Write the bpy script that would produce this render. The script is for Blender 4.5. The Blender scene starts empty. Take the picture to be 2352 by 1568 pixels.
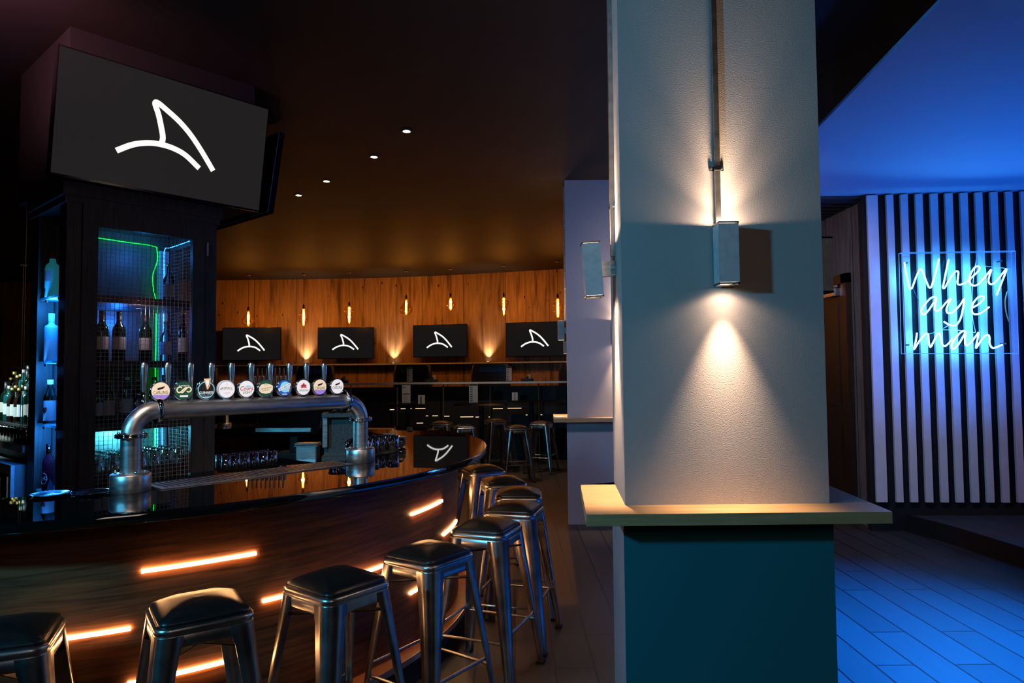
import bpy, bmesh, math, random
from mathutils import Vector, Matrix
random.seed(7)
S = bpy.context.scene
COL = S.collection
PI = math.pi
R = math.radians

# ------------------------------------------------------------------ helpers
class MB:
    """collects shapes, links them as ONE mesh object"""
    def __init__(s):
        s.v = []; s.f = []; s.uv = {}; s.smooth = []; s.mi = []
    def add(s, vs, fs, M=None, smooth=False, mi=0, uvs=None):
        b = len(s.v)
        for p in vs:
            p = Vector(p)
            s.v.append(M @ p if M else p)
        for k, f in enumerate(fs):
            if uvs: s.uv[len(s.f)] = [uvs[i] for i in f]
            s.f.append([i + b for i in f]); s.smooth.append(smooth); s.mi.append(mi)
        return s
    def box(s, a, b, M=None, mi=0):
        x0, y0, z0 = a; x1, y1, z1 = b
        vs = [(x0,y0,z0),(x1,y0,z0),(x1,y1,z0),(x0,y1,z0),(x0,y0,z1),(x1,y0,z1),(x1,y1,z1),(x0,y1,z1)]
        return s.add(vs, [(0,3,2,1),(4,5,6,7),(0,1,5,4),(1,2,6,5),(2,3,7,6),(3,0,4,7)], M, mi=mi)
    def rbox(s, a, b, r, M=None, n=3, mi=0):
        """box with rounded vertical edges"""
        x0, y0, z0 = a; x1, y1, z1 = b
        s.prism(rrect(x0, y0, x1, y1, r, n), z0, z1, M, mi=mi, smooth=False); return s
    def prism(s, poly, z0, z1, M=None, smooth=False, mi=0):
        n = len(poly)
        vs = [(x, y, z0) for x, y in poly] + [(x, y, z1) for x, y in poly]
        s.add(vs, [tuple(range(n-1, -1, -1)), tuple(range(n, 2*n))], M, mi=mi)
        s.add(vs, [(i, (i+1) % n, n+(i+1) % n, n+i) for i in range(n)], M, smooth=smooth, mi=mi); return s
    def lathe(s, prof, seg=24, M=None, mi=0, cap=True, smooth=True):
        vs = []; n = len(prof)
        for r, z in prof:
            for k in range(seg):
                a = 2*PI*k/seg; vs.append((r*math.cos(a), r*math.sin(a), z))
        fs = [(i*seg+k, i*seg+(k+1) % seg, (i+1)*seg+(k+1) % seg, (i+1)*seg+k) for i in range(n-1) for k in range(seg)]
        s.add(vs, fs, M, smooth=smooth, mi=mi)
        if cap:
            if prof[0][0] > 1e-5: s.add(vs[:seg], [tuple(range(seg-1, -1, -1))], M, mi=mi)
            if prof[-1][0] > 1e-5: s.add(vs[-seg:], [tuple(range(seg))], M, mi=mi)
        return s
    def tube(s, pts, r, seg=10, closed=False, M=None, mi=0, smooth=True):
        P = [Vector(p) for p in pts]; n = len(P); vs = []
        rs = r if isinstance(r, (list, tuple)) else [r]*n
        prev = None
        for i in range(n):
            if closed: t = P[(i+1) % n] - P[i-1]
            else: t = P[min(i+1, n-1)] - P[max(i-1, 0)]
            t.normalize()
            if prev is None:
                h = Vector((0,0,1)) if abs(t.z) < .9 else Vector((1,0,0))
                a = t.cross(h).normalized()
            else:
                a = (prev - t*prev.dot(t))
                a = a.normalized() if a.length > 1e-6 else t.orthogonal().normalized()
            prev = a; b = t.cross(a)
            for k in range(seg):
                w = 2*PI*k/seg; vs.append(P[i] + (a*math.cos(w)+b*math.sin(w))*rs[i])
        m = n if closed else n-1
        fs = [(i*seg+k, ((i+1) % n)*seg+k, ((i+1) % n)*seg+(k+1) % seg, i*seg+(k+1) % seg) for i in range(m) for k in range(seg)]
        s.add(vs, fs, M, smooth=smooth, mi=mi)
        if not closed:
            s.add(vs[:seg], [tuple(range(seg))], M, mi=mi); s.add(vs[-seg:], [tuple(range(seg-1, -1, -1))], M, mi=mi)
        return s
    def loft(s, rings, M=None, smooth=True, caps=True, mi=0):
        n = len(rings[0]); vs = [p for r in rings for p in r]
        fs = [(i*n+k, i*n+(k+1) % n, (i+1)*n+(k+1) % n, (i+1)*n+k) for i in range(len(rings)-1) for k in range(n)]
        s.add(vs, fs, M, smooth=smooth, mi=mi)
        if caps:
            s.add(rings[0], [tuple(range(n-1, -1, -1))], M, mi=mi); s.add(rings[-1], [tuple(range(n))], M, mi=mi)
        return s
    def mesh(s, name, mats):
        me = bpy.data.meshes.new(name)
        me.from_pydata([tuple(p) for p in s.v], [], s.f)
        for m in (mats if isinstance(mats, (list, tuple)) else [mats]): me.materials.append(m)
        me.polygons.foreach_set('use_smooth', s.smooth)
        me.polygons.foreach_set('material_index', s.mi)
        if s.uv:
            uvl = me.uv_layers.new(name='UVMap')
            for pi, uvs in s.uv.items():
                p = me.polygons[pi]
                for k, li in enumerate(p.loop_indices): uvl.data[li].uv = uvs[k]
        me.validate(); me.update()
        return me
    def build(s, name, mats, parent=None, label=None):
        o = bpy.data.objects.new(name, s.mesh(name, mats)); COL.objects.link(o)
        if parent: o.parent = parent
        if label: o['label'] = label
        return o

def rrect(x0, y0, x1, y1, r, n=4):
    o = []
    for cx, cy, a0 in ((x1-r, y0+r, -90), (x1-r, y1-r, 0), (x0+r, y1-r, 90), (x0+r, y0+r, 180)):
        for k in range(n+1):
            a = R(a0+90*k/n); o.append((cx+r*math.cos(a), cy+r*math.sin(a)))
    return o
def cr(P, n=8):
    P = [Vector(p) for p in P]; Q = [2*P[0]-P[1]] + P + [2*P[-1]-P[-2]]; o = []
    for i in range(1, len(Q)-2):
        a, b, c, d = Q[i-1:i+3]
        for k in range(n):
            t = k/n; o.append(.5*((2*b)+(c-a)*t+(2*a-5*b+4*c-d)*t*t+(3*b-a-3*c+d)*t**3))
    o.append(Q[-2]); return o
def tag(o, label, cat, group=None, kind=None):
    if label: o['label'] = label
    if cat: o['category'] = cat
    if group: o['group'] = group
    if kind: o['kind'] = kind
    return o
def thing(name, label, cat, loc=(0,0,0), rz=0, group=None):
    o = bpy.data.objects.new(name, None); COL.objects.link(o); o.empty_display_size = .05
    o.location = loc; o.rotation_euler = (0, 0, rz)
    return tag(o, label, cat, group)
def dup(root, label, loc=None, rz=None, group=None, scale=None):
    def cp(o, par):
        c = o.copy(); COL.objects.link(c)
        if par: c.parent = par
        for ch in list(o.children): cp(ch, c)
        return c
    r = cp(root, None)
    r['label'] = label
    if loc: r.location = loc
    if rz is not None: r.rotation_euler = (0, 0, rz)
    if group: r['group'] = group
    if scale: r.scale = scale
    return r
def struct(o):
    o['kind'] = 'structure'; return o
def aim(p, q):
    """matrix whose z axis runs from p to q"""
    d = (Vector(q)-Vector(p)); return Matrix.Translation(p) @ d.to_track_quat('Z', 'Y').to_matrix().to_4x4()
def ribbon(mb, pts, w, y0, y1, n=6, taper=None):
    """flat stroke in the x-z plane between depths y0 and y1"""
    P = cr([(x, 0, z) for x, z in pts], n); L = []; Rr = []
    for i, p in enumerate(P):
        t = P[min(i+1, len(P)-1)] - P[max(i-1, 0)]; t.normalize(); q = Vector((-t.z, 0, t.x))*w/2
        L.append(p+q); Rr.append(p-q)
    m = len(P); vs = []
    for y in (y0, y1):
        vs += [(p.x, y, p.z) for p in L] + [(p.x, y, p.z) for p in Rr]
    fs = []
    for i in range(m-1):
        fs += [(i, i+1, m+i+1, m+i), (2*m+i, 3*m+i, 3*m+i+1, 2*m+i+1), (i, 2*m+i, 2*m+i+1, i+1), (m+i, m+i+1, 3*m+i+1, 3*m+i)]
    mb.add(vs, fs)
def text(mb, s, width, cx, cz, y, shear=0, rot=0, maxh=None, arc=None, mi=0, bold=0):
    """lettering in the x-z plane, facing -y, fitted to a width"""
    cu = bpy.data.curves.new('t', 'FONT'); cu.body = s; cu.align_x = 'CENTER'; cu.shear = shear; cu.offset = bold; cu.resolution_u = 3
    o = bpy.data.objects.new('t', cu); COL.objects.link(o)
    dg = bpy.context.evaluated_depsgraph_get()
    me = bpy.data.meshes.new_from_object(o.evaluated_get(dg))
    xs = [v.co.x for v in me.vertices]; ys = [v.co.y for v in me.vertices]
    k = width/(max(xs)-min(xs)); kz = k
    if maxh: kz = maxh/(max(ys)-min(ys))
    mx = (max(xs)+min(xs))/2; my = (max(ys)+min(ys))/2
    c, sn = math.cos(rot), math.sin(rot); vs = []
    for v in me.vertices:
        a, b = (v.co.x-mx)*k, (v.co.y-my)*kz
        vs.append((cx+a*c-b*sn, y, cz+a*sn+b*c))
    mb.add(vs, [tuple(p.vertices) for p in me.polygons], mi=mi)
    bpy.data.objects.remove(o); bpy.data.curves.remove(cu); bpy.data.meshes.remove(me)

# ------------------------------------------------------------------ materials
def nm(name):
    m = bpy.data.materials.new(name); m.use_nodes = True
    nt = m.node_tree; return m, nt, nt.nodes, nt.links, nt.nodes['Principled BSDF']
def mat(name, col, rough=.5, metal=0, spec=.5, noise=0, scale=20, bump=0, bscale=200, emit=None, es=0, ior=None, coat=0, stretch=(1,1,1), trans=0, bdist=.001):
    m, nt, N, L, p = nm(name)
    p.inputs['Base Color'].default_value = (*col, 1); p.inputs['Roughness'].default_value = rough
    p.inputs['Metallic'].default_value = metal; p.inputs['Specular IOR Level'].default_value = spec
    p.inputs['Coat Weight'].default_value = coat; p.inputs['Transmission Weight'].default_value = trans
    if ior: p.inputs['IOR'].default_value = ior
    if emit: p.inputs['Emission Color'].default_value = (*emit, 1); p.inputs['Emission Strength'].default_value = es
    if noise or bump:
        tc = N.new('ShaderNodeTexCoord'); mp = N.new('ShaderNodeMapping'); mp.inputs['Scale'].default_value = stretch
        L.new(tc.outputs['Object'], mp.inputs[0])
    if noise:
        t = N.new('ShaderNodeTexNoise'); t.inputs['Scale'].default_value = scale; t.inputs['Detail'].default_value = 5
        L.new(mp.outputs[0], t.inputs['Vector'])
        r = N.new('ShaderNodeValToRGB'); e = r.color_ramp.elements
        e[0].position = .3; e[1].position = .7
        e[0].color = (*[c*(1-noise) for c in col], 1); e[1].color = (*[min(1, c*(1+noise)) for c in col], 1)
        L.new(t.outputs['Fac'], r.inputs[0]); L.new(r.outputs[0], p.inputs['Base Color'])
        rr = N.new('ShaderNodeMapRange'); rr.inputs[3].default_value = max(.02, rough*(1-noise*.6)); rr.inputs[4].default_value = min(1, rough*(1+noise*.6))
        L.new(t.outputs['Fac'], rr.inputs[0]); L.new(rr.outputs[0], p.inputs['Roughness'])
    if bump:
        t = N.new('ShaderNodeTexNoise'); t.inputs['Scale'].default_value = bscale; t.inputs['Detail'].default_value = 4
        L.new(mp.outputs[0], t.inputs['Vector'])
        b = N.new('ShaderNodeBump'); b.inputs['Strength'].default_value = bump; b.inputs['Distance'].default_value = bdist
        L.new(t.outputs['Fac'], b.inputs['Height']); L.new(b.outputs[0], p.inputs['Normal'])
    return m
def emis(name, col, s):
    m, nt, N, L, p = nm(name); N.remove(p); e = N.new('ShaderNodeEmission')
    e.inputs[0].default_value = (*col, 1); e.inputs[1].default_value = s
    L.new(e.outputs[0], N['Material Output'].inputs[0]); return m
def thin_glass(name, col, gl=.12, rough=.03, glossy=(1,1,1)):
    m, nt, N, L, p = nm(name); N.remove(p)
    t = N.new('ShaderNodeBsdfTransparent'); t.inputs[0].default_value = (*col, 1)
    g = N.new('ShaderNodeBsdfGlossy'); g.inputs['Roughness'].default_value = rough; g.inputs[0].default_value = (*glossy, 1)
    lw = N.new('ShaderNodeLayerWeight'); lw.inputs[0].default_value = gl*2.2
    mx = N.new('ShaderNodeMixShader'); L.new(lw.outputs['Fresnel'], mx.inputs[0]); L.new(t.outputs[0], mx.inputs[1]); L.new(g.outputs[0], mx.inputs[2])
    L.new(mx.outputs[0], N['Material Output'].inputs[0]); return m
def wood(name, dark, light, rough=.45, uv=False, grain=(2, 2, 30), scale=3, panel=0, knots=False, spec=.5, coat=0, wear=0):
    m, nt, N, L, p = nm(name)
    tc = N.new('ShaderNodeTexCoord'); mp = N.new('ShaderNodeMapping'); mp.inputs['Scale'].default_value = grain
    src = tc.outputs['UV' if uv else 'Object']; L.new(src, mp.inputs[0])
    t = N.new('ShaderNodeTexNoise'); t.inputs['Scale'].default_value = scale; t.inputs['Detail'].default_value = 7; t.inputs['Roughness'].default_value = .62; t.inputs['Distortion'].default_value = .8
    L.new(mp.outputs[0], t.inputs['Vector'])
    r = N.new('ShaderNodeValToRGB'); e = r.color_ramp.elements; e[0].position = .32; e[1].position = .68
    e[0].color = (*dark, 1); e[1].color = (*light, 1); L.new(t.outputs['Fac'], r.inputs[0]); out = r.outputs[0]
    def mulby(fac_socket):
        mm = N.new('ShaderNodeMix'); mm.data_type = 'RGBA'; mm.blend_type = 'MULTIPLY'; mm.inputs[0].default_value = 1
        nonlocal out
        L.new(out, mm.inputs[6]); L.new(fac_socket, mm.inputs[7]); out = mm.outputs[2]
    if panel:
        sp = N.new('ShaderNodeSeparateXYZ'); L.new(src, sp.inputs[0])
        d = N.new('ShaderNodeMath'); d.operation = 'DIVIDE'; d.inputs[1].default_value = panel; L.new(sp.outputs[0], d.inputs[0])
        fl = N.new('ShaderNodeMath'); fl.operation = 'FLOOR'; L.new(d.outputs[0], fl.inputs[0])
        wn = N.new('ShaderNodeTexWhiteNoise'); wn.noise_dimensions = '1D'; L.new(fl.outputs[0], wn.inputs['W'])
        mr = N.new('ShaderNodeMapRange'); mr.inputs[3].default_value = .72; mr.inputs[4].default_value = 1.12; L.new(wn.outputs['Value'], mr.inputs[0]); mulby(mr.outputs[0])
        fr = N.new('ShaderNodeMath'); fr.operation = 'FRACT'; L.new(d.outputs[0], fr.inputs[0])
        gt = N.new('ShaderNodeMath'); gt.operation = 'GREATER_THAN'; gt.inputs[1].default_value = .012/panel; L.new(fr.outputs[0], gt.inputs[0])
        m2 = N.new('ShaderNodeMapRange'); m2.inputs[3].default_value = .25; m2.inputs[4].default_value = 1; L.new(gt.outputs[0], m2.inputs[0]); mulby(m2.outputs[0])
    if knots:
        mk = N.new('ShaderNodeMapping'); mk.inputs['Scale'].default_value = (2.2, 1.1, 1); L.new(src, mk.inputs[0])
        for sc, th, dk in ((2.2, .1, .12), (5.5, .055, .1)):
            v = N.new('ShaderNodeTexVoronoi'); v.inputs['Scale'].default_value = sc; L.new(mk.outputs[0], v.inputs['Vector'])
            m3 = N.new('ShaderNodeMapRange'); m3.inputs[1].default_value = th*.5; m3.inputs[2].default_value = th; m3.inputs[3].default_value = dk; m3.inputs[4].default_value = 1
            L.new(v.outputs['Distance'], m3.inputs[0]); mulby(m3.outputs[0])
        st = N.new('ShaderNodeMapping'); st.inputs['Scale'].default_value = (5, .45, 1); L.new(src, st.inputs[0])
        tn = N.new('ShaderNodeTexNoise'); tn.inputs['Scale'].default_value = 1.6; tn.inputs['Detail'].default_value = 6; L.new(st.outputs[0], tn.inputs['Vector'])
        m4 = N.new('ShaderNodeMapRange'); m4.inputs[1].default_value = .33; m4.inputs[2].default_value = .46; m4.inputs[3].default_value = .45; m4.inputs[4].default_value = 1
        L.new(tn.outputs['Fac'], m4.inputs[0]); mulby(m4.outputs[0])
    L.new(out, p.inputs['Base Color']); p.inputs['Roughness'].default_value = rough; p.inputs['Specular IOR Level'].default_value = spec; p.inputs['Coat Weight'].default_value = coat
    b = N.new('ShaderNodeBump'); b.inputs['Strength'].default_value = .15; b.inputs['Distance'].default_value = .002; L.new(t.outputs['Fac'], b.inputs['Height']); L.new(b.outputs[0], p.inputs['Normal'])
    return m
def floor_mat():
    m, nt, N, L, p = nm('floor_planks')
    tc = N.new('ShaderNodeTexCoord'); mp = N.new('ShaderNodeMapping'); mp.inputs['Rotation'].default_value = (0, 0, R(90)); L.new(tc.outputs['Object'], mp.inputs[0])
    b = N.new('ShaderNodeTexBrick'); b.offset = .37; b.inputs['Scale'].default_value = 1; b.inputs['Brick Width'].default_value = 1.25; b.inputs['Row Height'].default_value = .215
    b.inputs['Mortar Size'].default_value = .006; b.inputs['Mortar Smooth'].default_value = .2
    b.inputs['Color1'].default_value = (.034, .031, .028, 1); b.inputs['Color2'].default_value = (.044, .04, .036, 1); b.inputs['Mortar'].default_value = (.003, .003, .003, 1)
    L.new(mp.outputs[0], b.inputs['Vector'])
    m2 = N.new('ShaderNodeMapping'); m2.inputs['Scale'].default_value = (18, 1.2, 1); L.new(tc.outputs['Object'], m2.inputs[0])
    t = N.new('ShaderNodeTexNoise'); t.inputs['Scale'].default_value = 3; t.inputs['Detail'].default_value = 6; L.new(m2.outputs[0], t.inputs['Vector'])
    mr = N.new('ShaderNodeMapRange'); mr.inputs[3].default_value = .75; mr.inputs[4].default_value = 1.2; L.new(t.outputs['Fac'], mr.inputs[0])
    mx = N.new('ShaderNodeMix'); mx.data_type = 'RGBA'; mx.blend_type = 'MULTIPLY'; mx.inputs[0].default_value = 1; L.new(b.outputs[0], mx.inputs[6]); L.new(mr.outputs[0], mx.inputs[7])
    L.new(mx.outputs[2], p.inputs['Base Color']); p.inputs['Roughness'].default_value = .42
    bp = N.new('ShaderNodeBump'); bp.inputs['Strength'].default_value = .3; bp.inputs['Distance'].default_value = .002; bp.invert = True
    L.new(b.outputs['Fac'], bp.inputs['Height']); L.new(bp.outputs[0], p.inputs['Normal'])
    return m

M_floor = floor_mat()
M_ceil = mat('black_ceiling_paint', (.0095, .0082, .0072), .6, noise=.12, scale=1.5, spec=.26)
M_ceilb = mat('white_ceiling_paint', (.34, .35, .38), .75)
M_black = mat('matt_black', (.008, .008, .009), .5)
M_blackg = mat('gloss_black', (.006, .006, .007), .12)
M_dark = mat('dark_grey_paint', (.02, .019, .02), .55)
M_wallwood = wood('reclaimed_plank_wall', (.27, .15, .075), (.52, .31, .165), .6, uv=True, grain=(9, .7, 1), scale=2.2, panel=.92, knots=True, spec=.25)
M_grywood = wood('weathered_plank_wall', (.11, .09, .08), (.24, .2, .175), .65, uv=True, grain=(14, .8, 1), scale=2.5, panel=.6, spec=.2)
M_barwood = wood('bar_front_walnut', (.055, .018, .007), (.30, .095, .03), .45, uv=True, grain=(.9, 16, 1), scale=2.6, spec=.5)
M_cabwood = wood('cabinet_stained_oak', (.03, .022, .018), (.075, .057, .046), .5, grain=(30, 30, 2), scale=2, spec=.4)
M_inner = wood('cabinet_lining', (.10, .08, .07), (.2, .165, .145), .5, grain=(30, 30, 2), scale=2)
M_shelfwood = wood('oiled_beech', (.40, .235, .10), (.56, .36, .17), .38, grain=(1.6, 22, 22), scale=1.8, spec=.5)
M_doorwood = wood('door_stained_brown', (.014, .0055, .002), (.04, .016, .006), .4, grain=(20, 20, 1.5), scale=2)
M_stone = mat('polished_black_stone', (.004, .004, .0042), .014, ior=2.0, spec=.6)
M_render = mat('textured_grey_render', (.42, .40, .385), .85, bump=.32, bscale=230, bdist=.004, spec=.25)
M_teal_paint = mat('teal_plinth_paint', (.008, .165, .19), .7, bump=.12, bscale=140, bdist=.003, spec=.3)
M_plint = mat('grey_plinth_paint', (.33, .35, .38), .75, bump=.12, bscale=140, bdist=.003, spec=.3)
M_steel = mat('brushed_steel', (.66, .63, .60), .36, 1, noise=.2, scale=14, stretch=(1, 1, 6))
M_gun = mat('lacquered_raw_steel', (.45, .42, .40), .30, 1, noise=.35, scale=9)
M_chrome = mat('chrome', (.8, .8, .8), .08, 1)
M_alu = mat('anodised_aluminium', (.62, .63, .64), .5, .25, noise=.12, scale=30)
M_galv = mat('galvanised_conduit', (.6, .59, .57), .3, 1, noise=.2, scale=25)
M_leather = mat('black_leather', (.012, .011, .0105), .34, noise=.2, scale=60, bump=.15, bscale=420, bdist=.0008)
M_rubber = mat('black_rubber', (.01, .01, .01), .75)
M_screen = mat('tv_screen', (.003, .003, .003), .3, spec=.05, emit=(1, 1, 1.02), es=.0065)
M_screen2 = mat('tv_screen_hazy', (.003, .003, .003), .3, spec=.05, emit=(1, .9, .94), es=.015)  # pinkish flare haze over the large screen is put into its emission
M_logo = emis('lit_logo_white', (1, .985, .97), 1.0)
M_led = emis('warm_led', (1, .50, .19), 44)
M_ledfar = emis('warm_led_dim', (1, .66, .4), 1.6)
M_green = emis('green_led', (.004, 1, .05), 4)
M_blue = emis('blue_led', (.03, .26, 1), 7)
M_neon = emis('ice_blue_neon', (.05, .35, 1), 62)
M_down = emis('downlight_lens', (1, .82, .58), 14)
M_lens = emis('sconce_lens', (1, .78, .55), 9)
M_fil = emis('filament', (1, .60, .2), 20)
M_amber = thin_glass('amber_glass', (1, .70, .30), .24, .08, (1, .8, .5))
M_clear = thin_glass('clear_glass', (.93, .97, .97), .26, .03)
M_acry = thin_glass('clear_acrylic', (.97, .99, 1), .03, .02)
M_acryedge = mat('acrylic_edge_glow', (.35, .6, .9), .2, emit=(.1, .4, 1), es=.55)  # neon light caught in the edges, put in as their own emission
M_slat = mat('white_painted_slat', (.62, .61, .63), .6, noise=.05, scale=8)
M_slatback = mat('black_backboard', (.006, .006, .008), .6)
M_paper = mat('printed_paper', (.42, .42, .42), .7)
M_ink = mat('black_ink', (.02, .02, .02), .7)
M_cable = mat('pink_flex', (.95, .62, .62), .5)
M_cord = mat('brown_flex', (.10, .05, .02), .6)
M_white = mat('white_plastic', (.75, .75, .74), .4)
M_copper = mat('coppered_wire', (.55, .34, .27), .45, .3)
M_upho = mat('navy_upholstery', (.012, .014, .022), .45, bump=.1, bscale=300)
M_plate = mat('grey_green_stoneware', (.13, .17, .165), .35)
M_bglass = mat('dark_green_bottle_glass', (.004, .012, .007), .07)
M_bbrown = mat('brown_bottle_glass', (.02, .008, .004), .07)
M_bclear = thin_glass('clear_bottle_glass', (.80, .88, .9), .2, .04)
M_frost = mat('frosted_cyan_glass_glow', (.16, .62, .68), .35, emit=(.04, .6, .75), es=.12)  # weak emission stands in for light coming up through the bottle
M_frostb = mat('frosted_blue_glass_glow', (.25, .55, .9), .35, emit=(.0, .3, .85), es=.18)  # blue light on bottle and niche shelves put in as weak emission
M_red = mat('red_plastic', (.35, .012, .015), .35)
M_redliq = mat('dark_red_bottle', (.06, .004, .01), .08)
M_label = mat('cream_bottle_label', (.62, .52, .44), .6)
M_labelw = mat('white_bottle_label', (.7, .7, .72), .55)
M_gold = mat('gold_foil', (.55, .36, .1), .3, .8)
M_teal = mat('teal_bottle_glass', (.01, .07, .07), .08)

# ------------------------------------------------------------------ camera
cam = bpy.data.cameras.new('camera'); cam.lens = 24; cam.sensor_width = 36; cam.clip_start = .05
co = bpy.data.objects.new('camera', cam); COL.objects.link(co)
p_, r_ = R(2.5), R(.55)
f_ = Vector((0, math.cos(p_), math.sin(p_))); u0 = Vector((0, -math.sin(p_), math.cos(p_))); rt0 = Vector((1, 0, 0))
rt = rt0*math.cos(r_) - u0*math.sin(r_); up = u0*math.cos(r_) + rt0*math.sin(r_)
co.matrix_world = Matrix(((rt.x, up.x, -f_.x, 0), (rt.y, up.y, -f_.y, 0), (rt.z, up.z, -f_.z, 1.6), (0, 0, 0, 1)))
S.camera = co
S.view_settings.view_transform = 'Standard'; S.view_settings.look = 'None'; S.view_settings.exposure = 0; S.view_settings.gamma = 1
w = bpy.data.worlds.new('world'); S.world = w; w.use_nodes = True
w.node_tree.nodes['Background'].inputs[0].default_value = (.5, .55, .7, 1); w.node_tree.nodes['Background'].inputs[1].default_value = .004
S.cycles.max_bounces = 8; S.cycles.transparent_max_bounces = 16; S.cycles.caustics_reflective = False; S.cycles.caustics_refractive = False
S.cycles.sample_clamp_indirect = 4

def light(kind, name, loc, col, P, target=None, size=.05, angle=60, blend=.5, sizey=None):
    l = bpy.data.lights.new(name, kind); l.color = col; l.energy = P
    if kind == 'AREA':
        l.size = size
        if sizey: l.shape = 'RECTANGLE'; l.size_y = sizey
    else: l.shadow_soft_size = size
    if kind == 'SPOT': l.spot_size = R(angle); l.spot_blend = blend
    o = bpy.data.objects.new(name, l); COL.objects.link(o); o.location = loc
    if target: o.rotation_euler = (Vector(target)-Vector(loc)).to_track_quat('-Z', 'Y').to_euler()
    return o

# ------------------------------------------------------------------ the room
H = 3.63
struct(MB().box((-11, -3.2, -.2), (9, 17, 0)).build('floor', M_floor))
# black ceiling, with the lower white ceiling over the stage side
cl = MB(); edge = [(1.72, 0), (2.04, 3.15), (2.41, 6.75), (2.6, 8.6)]
cl.prism([(-11, -3.2), (1.4, -3.2)] + edge + [(2.6, 17), (-11, 17)], H, H+.15)
struct(cl.build('ceiling', M_ceil))
cb = MB(); cb.prism([(1.4, -3.2), (9, -3.2), (9, 8.6), (2.6, 8.6)] + edge[::-1][1:], 3.33, 3.36)
o = struct(cb.build('ceiling_stage', M_ceilb))
fb = MB(); e2 = [(1.4, -3.2)] + edge
for (a, b), (c, d) in zip(e2[:-1], e2[1:]):
    fb.add([(a-.02, b, 3.325), (c-.02, d, 3.325), (c-.02, d, H+.1), (a-.02, b, H+.1), (a, b, 3.325), (c, d, 3.325), (c, d, H+.1), (a, b, H+.1)],
           [(0, 1, 2, 3), (7, 6, 5, 4), (0, 4, 5, 1), (2, 6, 7, 3)])
struct(fb.build('ceiling_bulkhead', M_black))
# curved plank wall at the back
wall_pts = cr([(-12, 14.6, 0), (-9, 14.72, 0), (-6.37, 14.70, 0), (-4.46, 14.68, 0), (-2.85, 14.58, 0), (-1.6, 14.34, 0), (-.67, 14.08, 0), (1.09, 13.53, 0), (2.9, 12.9, 0), (5, 12.1, 0)], 6)
wb = MB(); vs = []; uv = []; Ls = 0
for i, p in enumerate(wall_pts):
    if i: Ls += (p-wall_pts[i-1]).length
    for z in (0, H): vs.append((p.x, p.y, z)); uv.append((Ls, z))
wb.add(vs, [(2*i, 2*i+2, 2*i+3, 2*i+1) for i in range(len(wall_pts)-1)], smooth=True, uvs=uv)
b2 = [(x, y+.12, z) for x, y, z in vs]
wb.add(b2, [(2*i, 2*i+1, 2*i+3, 2*i+2) for i in range(len(wall_pts)-1)])
struct(wb.build('wall_back', M_wallwood))
struct(MB().box((-11.1, -3.2, 0), (-10.95, 15, H)).build('wall_left', M_dark))
# return wall with the door, and the black board that carries the slats
def uvwall(name, a, b, z0, z1, th, m):
    mb = MB(); a = Vector((*a, 0)); b = Vector((*b, 0)); d = (b-a); n = Vector((d.y, -d.x, 0)).normalized()*th; l = d.length
    mb.add([a+Vector((0,0,z0)), b+Vector((0,0,z0)), b+Vector((0,0,z1)), a+Vector((0,0,z1))], [(0, 1, 2, 3)], uvs=[(0, z0), (l, z0), (l, z1), (0, z1)])
    q = [a-n, b-n]; mb.add([q[0]+Vector((0,0,z0)), q[1]+Vector((0,0,z0)), q[1]+Vector((0,0,z1)), q[0]+Vector((0,0,z1)), a+Vector((0,0,z0)), b+Vector((0,0,z0)), b+Vector((0,0,z1)), a+Vector((0,0,z1))],
           [(3, 2, 1, 0), (0, 4, 7, 3), (1, 2, 6, 5), (3, 7, 6, 2)])
    return struct(mb.build(name, m))
uvwall('wall_return', (3.57, 12.5), (3.57, 6.80), 0, 3.34, .1, M_grywood)
uvwall('wall_right', (3.52, 6.79), (7.2, 6.54), 0, 3.34, .08, M_slatback)
struct(MB().box((6.9, -3, 0), (7, 6.6, 3.4)).build('wall_far_right', M_dark))
d1 = thing('door_1', None, None, (3.57, 7.2, 0)); struct(d1)
f = MB()
f.box((-.06, -.06, 0), (.02, .05, 2.6)).box((-.06, .9, 0), (.02, 1.0, 2.6)).box((-.06, -.06, 2.5), (.02, 1.0, 2.6)); f.build('door_frame', M_doorwood, d1)
g = MB().box((-.03, .05, 0), (.01, .9, 2.5)); g.box((-.04, .17, .3), (-.03, .78, 1.0)).box((-.04, .17, 1.2), (-.03, .78, 2.3)); g.build('door_leaf', M_doorwood, d1)
g = MB().box((-.1, .12, 2.38), (-.03, .38, 2.46)); g.box((-.09, .1, 2.47), (-.07, .5, 2.49)); g.build('door_closer', M_steel, d1)
vt = thing('ceiling_vent', 'black slatted vent hung under the ceiling beside the plank return wall', 'vent', (3.2, 7.35, 3.3))
g = MB()
for k in range(7): g.box((-.3, -.5+.15*k, -.02), (.34, -.43+.15*k, .01))
g.build('louvre', M_black, vt); MB().box((-.34, -.55, .0), (.36, .6, .03)).build('vent_frame', M_dark, vt)
# raised stage
struct(MB().prism([(3.86, 6.74), (3.99, 6.2), (4.07, 5.3), (4.3, 3.6), (7, 3.6), (7, 6.6)], 0, .16).build('floor_stage', M_floor))
struct(MB().prism([(3.84, 6.75), (3.97, 6.2), (4.05, 5.3), (4.28, 3.55), (4.3, 3.6), (4.07, 5.3), (3.99, 6.2), (3.86, 6.75)], 0, .165).build('trim_1', M_black))

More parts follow.
